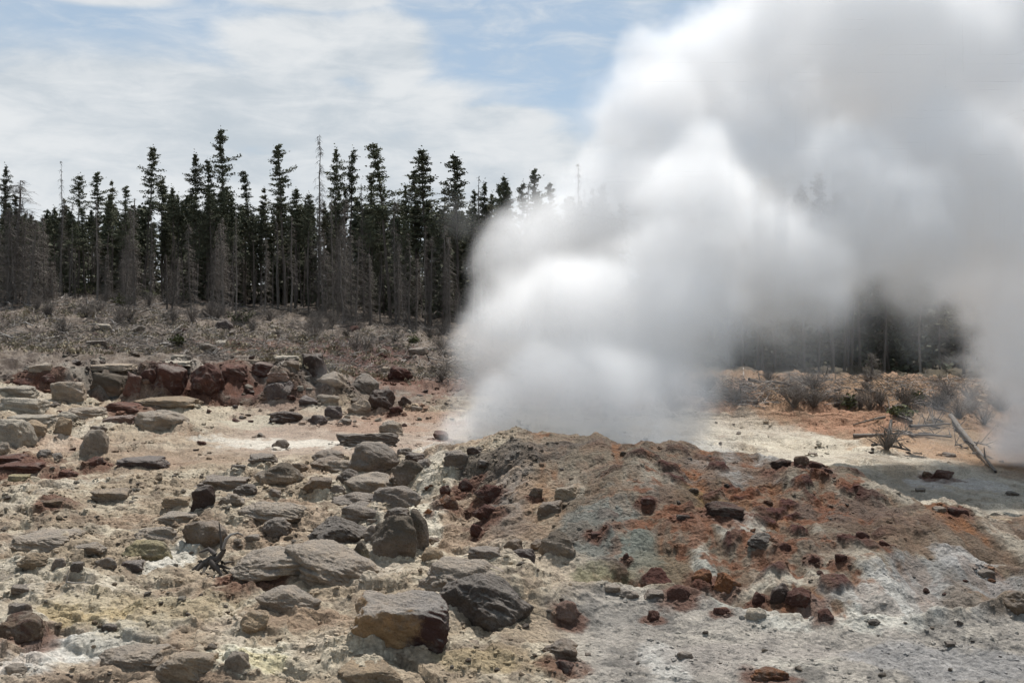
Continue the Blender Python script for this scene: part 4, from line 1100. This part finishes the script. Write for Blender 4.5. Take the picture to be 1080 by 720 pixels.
for i in range(26):
    px = rt.uniform(740, 1060)
    bush('dry grey bush along the top of the orange bank', px, rt.uniform(400, 432) + max(0, px - 960) * .2, rt.uniform(18, 40), rt.uniform(12, 30), M_twig, False, 'dry bushes on the orange bank', 'dead bush', 'dead_bush', i)
for i in range(14):
    px = rt.uniform(930, 1040); py = 430 + (px - 930) * .35 + rt.uniform(-12, 18); dx = rt.uniform(-34, 34)
    log_obj(px, py, px + dx, py + rt.uniform(-5, 8), rt.uniform(.04, .09), M_dead, 'weathered log in the jumble of fallen timber on the right bank', 'fallen timber on the right bank', seed=i)
# brush litter
br, gr = Geo(), Geo(); rs = np.random.RandomState(31)
for i in range(22000):
    px = rs.uniform(-60, 500) if i % 5 else rs.uniform(740, 1080)
    if px < 600: py = base_row(px) + rs.rand() ** 1.3 * 62
    else: py = rs.uniform(398, 430)
    y = hit(px, py)
    if y > 118: continue
    x = (px - 540) / FPX * y; z = ground_z(x, y); L_ = rs.uniform(.2, .9)
    if vnoise2(np.array([x * .45]), np.array([y * .3]), 8)[0] < rs.uniform(-.7, .5): continue
    a = rs.uniform(0, 6.3); up = rs.uniform(0, .8) ** 2
    p0 = np.array([x, y, z + rs.uniform(0, .15)]); p1 = p0 + np.array([math.cos(a), math.sin(a), up]) * L_
    (gr if rs.rand() < .25 else br).tube([p0, (p0 + p1) / 2 + rs.normal(size=3) * .05, p1], [.016, .013, .006], 3)
tag(br.build('brush', M_twig), 'fine brown twig litter covering the slope under the trees', 'brush', kind='stuff')
tag(gr.build('bleached_twigs', M_white), 'fine bleached twigs strewn over the slope', 'twigs', kind='stuff')
gt = Geo(); cen = []
for i in range(2600):
    px = rs.uniform(-40, 480); py = base_row(px) + 12 + rs.rand() * 55
    y = hit(px, py); x = (px - 540) / FPX * y
    if y > 115 or vnoise2(np.array([x * .25]), np.array([y * .25]), 3)[0] < -.1: continue
    cen.append(np.array([x, y, ground_z(x, y)]) + rs.normal(size=(5, 3)) * np.array([.14, .14, .02]))
gt.sprays(np.vstack(cen), .2, rs, up=1.6)
tag(gt.build('dry_grass', plain('dry_grass', (.30, .25, .17))), 'sparse dry grass on the slope above the ledge', 'grass', kind='stuff')

# driftwood
y = hit(222, 606); x = (222 - 540) / FPX * y; z = ground_z(x, y)
rs = np.random.RandomState(4)
dw = bpy.data.objects.new('driftwood', None); COL.objects.link(dw); dw.location = (x, y, z)
u = 1 / FPX * y
g1_, g2_, g3_, g4_ = Geo(), Geo(), Geo(), Geo()
W = lambda a_, c_, d_=0: (a_ * u, d_ * u, c_ * u)
g1_.tube([W(-22, 2), W(-10, 10, 2), W(0, 15, 4), W(8, 17, 3), W(15, 27, 0)], [2 * u, 3.6 * u, 4.6 * u, 3.6 * u, 1.8 * u], 9)
g1_.tube([W(0, 14), W(8, 8, -4), W(16, -2, -6)], [3.4 * u, 2.6 * u, 1 * u], 8)
g1_.tube([W(-8, 12), W(-14, 4, -6), W(-26, -4, -8)], [2.6 * u, 1.6 * u, .7 * u], 7)
g1_.tube([W(4, 20, 4), W(-4, 26, 6), W(-14, 22, 6)], [3 * u, 2 * u, .8 * u], 7)
for q in range(16):
    a_ = np.array([rs.uniform(-12, 14), rs.uniform(3, 18), rs.uniform(-4, 4)]); d_ = np.array([rs.normal() * 9, rs.normal() * 3 - 4, rs.normal() * 6])
    g1_.tube([W(*a_), W(*(a_ + d_ * .6 + rs.normal(size=3) * 1.5)), W(*(a_ + d_))], [1.8 * u, 1.1 * u, .4 * u], 6)
g1_.tube([W(12, 26), W(11, 38), W(9, 56)], [2 * u, 1.3 * u, .5 * u], 6)
g2_.tube([W(14, 28, -2), W(17, 38, -2), W(22, 43, -2), W(29, 44, 0), W(34, 41, 2)], [1.8 * u, 1.7 * u, 1.5 * u, 1.2 * u, .6 * u], 8)
g3_.tube([W(-4, 10, -6), W(-6, 2, -8), W(2, -2, -10), W(10, -5, -10)], [1.7 * u, 1.5 * u, 1.3 * u, .7 * u], 7)
g4_.tube([W(-34, 4), W(-42, 8), W(-46, 12)], [1 * u, .8 * u, .4 * u], 6)
g1_.build('stump', M_char, dw, True); g2_.build('branch', M_white, dw, True); g3_.build('branch', M_white, dw, True); g4_.build('branch', M_white, dw, True)
tag(dw, 'charred twisted driftwood with a pale curling branch on the left flat', 'driftwood')
tw = Geo(); y = hit(72, 614); x = (72 - 540) / FPX * y; z = ground_z(x, y); u = y / FPX
tw.tube([(x - 2 * u, y, z), (x - 1 * u, y, z + 8 * u), (x + 1 * u, y, z + 14 * u)], [.9 * u, .7 * u, .3 * u], 6)
tw.tube([(x - 1 * u, y, z + 6 * u), (x - 4 * u, y, z + 9 * u)], [.6 * u, .3 * u], 5)
tw.tube([(x - 2 * u, y, z + .5 * u), (x + 10 * u, y - .1, z + 1.5 * u), (x + 22 * u, y, z + .5 * u)], [.9 * u, .7 * u, .3 * u], 6)
tag(tw.build('dry_twig', M_white, None, True), 'tiny pale forked twig standing below the broken row of stones', 'twig')

# ------------------------------------------------------------------ steam: a real scattering volume
def at_px(px, py, y): return ((px - 540) / FPX * y, y, CZ - (py - HZ) / FPX * y)


PUFFS = [  # column, row, radius in the photograph, distance, strength
    (484, 458, 34, 27.5, 1.1), (510, 450, 40, 27.5, 1.1), (535, 440, 56, 27.5, 1.5), (590, 430, 80, 28, 1.7), (650, 425, 80, 28.5, 1.7), (705, 418, 62, 29, 1.2),
    (560, 365, 84, 28, 1.4), (535, 318, 52, 28, 1), (542, 262, 60, 28.5, 1.1), (620, 350, 105, 29, 1.4), (600, 240, 84, 29, 1.1), (690, 330, 110, 30, 1.1),
    (660, 215, 88, 30, 1.1), (730, 250, 120, 31, 1), (690, 140, 84, 31, 1.1), (722, 70, 66, 31, 1), (765, 70, 88, 31.5, 1), (790, 150, 110, 32, 1), (800, 270, 95, 32, 1),
    (860, 35, 135, 33, 1), (930, -20, 110, 34, 1), (1060, -20, 110, 35, 1), (880, 230, 120, 33, 1), (955, 60, 135, 34, 1), (1000, 190, 130, 34, 1), (950, 250, 95, 33.5, 1), (1050, 80, 130, 35, 1),
    (1050, 275, 92, 36, 1), (1085, 370, 88, 39, 1), (1120, 270, 140, 38, 1), (1078, 455, 60, 40, .6), (1180, 140, 150, 36, 1),
    (750, 335, 56, 31, .8), (850, 322, 44, 32, .7)]
# lean away with height and rightward, shaped so sun brightens the plume's front
PUFFS = [(a_, b_, c_, (27.5 + (450 - b_) * .0265 + max(0, a_ - 700) * .007) if a_ < 1040 else 38 + max(0, 400 - b_) * .012, e_) for a_, b_, c_, d_, e_ in PUFFS]
VEIL = [(850, 330, 120, 33, 1), (770, 400, 60, 31, 1), (960, 330, 80, 34, .8), (1010, 440, 70, 32, .9), (560, 505, 60, 22.5, .35), (640, 520, 60, 21, .3),
        (300, 415, 40, 44, .5), (345, 395, 26, 46, .5), (760, 470, 50, 27, .7), (690, 470, 50, 26, .9), (500, 240, 40, 29, .6), (640, 180, 50, 33, .6)]
vol = bpy.data.volumes.new('steam')
steam = bpy.data.objects.new('steam', vol); COL.objects.link(steam)
tag(steam, 'huge white steam plume billowing from the vent behind the mound', 'steam', kind='stuff')
g = bpy.data.node_groups.new('steam_field', 'GeometryNodeTree')
g.interface.new_socket('Geometry', in_out='OUTPUT', socket_type='NodeSocketGeometry')
b = NB(g)
posn = b.new('GeometryNodeInputPosition').outputs[0]
wv = b.v('SUBTRACT', b.noise(posn, .16, 2, .5, out=1), (.5, .5, .5))
wp = b.v('ADD', posn, b.v('SCALE', wv, scale=2.2))


def union(lst, p):
    acc = None
    for (px, py, r_, y, s_) in lst:
        c_ = at_px(px, py, y); R_ = r_ / FPX * y
        d_ = b.v('LENGTH', b.v('MULTIPLY', b.v('SUBTRACT', p, c_), (1, 1.9, 1)))
        q = b.m('MULTIPLY_ADD', d_, -s_ / R_, s_)
        acc = q if acc is None else b.m('SMOOTH_MAX', acc, q, .14)
    return acc


nz = b.noise(posn, .33, 6, .56, .3)
nz2 = b.noise(posn, .7, 7, .66, .25)
s1 = b.m('ADD', union(PUFFS, wp), b.m('MULTIPLY_ADD', nz, 1.0, -.56))
s1 = b.m('ADD', s1, b.m('MULTIPLY_ADD', nz2, .8, -.4))
d1 = b.m('POWER', b.step(s1, -.1, .48), 1.4)
s2 = b.m('ADD', union(VEIL, wp), b.m('MULTIPLY_ADD', nz, 1.3, -.75))
d2 = b.step(s2, .0, .7)
dens = b.m('ADD', b.m('MULTIPLY', d1, 1.0), b.m('MULTIPLY', d2, .18))
vc = b.new('GeometryNodeVolumeCube'); b.L.new(dens, vc.inputs['Density'])
vc.inputs['Min'].default_value = (-9, 20, -.4); vc.inputs['Max'].default_value = (29, 52, 22)
for k_, n in (('X', 250), ('Y', 185), ('Z', 145)): vc.inputs['Resolution ' + k_].default_value = n
sm_ = b.new('GeometryNodeSetMaterial'); b.L.new(vc.outputs[0], sm_.inputs[0])
sm = bpy.data.materials.new('steam'); sm.use_nodes = True; t = sm.node_tree; t.nodes.remove(t.nodes['Principled BSDF'])
pv = t.nodes.new('ShaderNodeVolumePrincipled'); pv.inputs['Color'].default_value = (1, 1, 1, 1)
pv.inputs['Density'].default_value = 1.0; pv.inputs['Anisotropy'].default_value = .05
t.links.new(pv.outputs[0], t.nodes['Material Output'].inputs['Volume'])
sm_.inputs['Material'].default_value = sm
b.L.new(sm_.outputs[0], b.new('NodeGroupOutput').inputs[0])
steam.modifiers.new('field', 'NODES').node_group = g
vol.materials.append(sm)
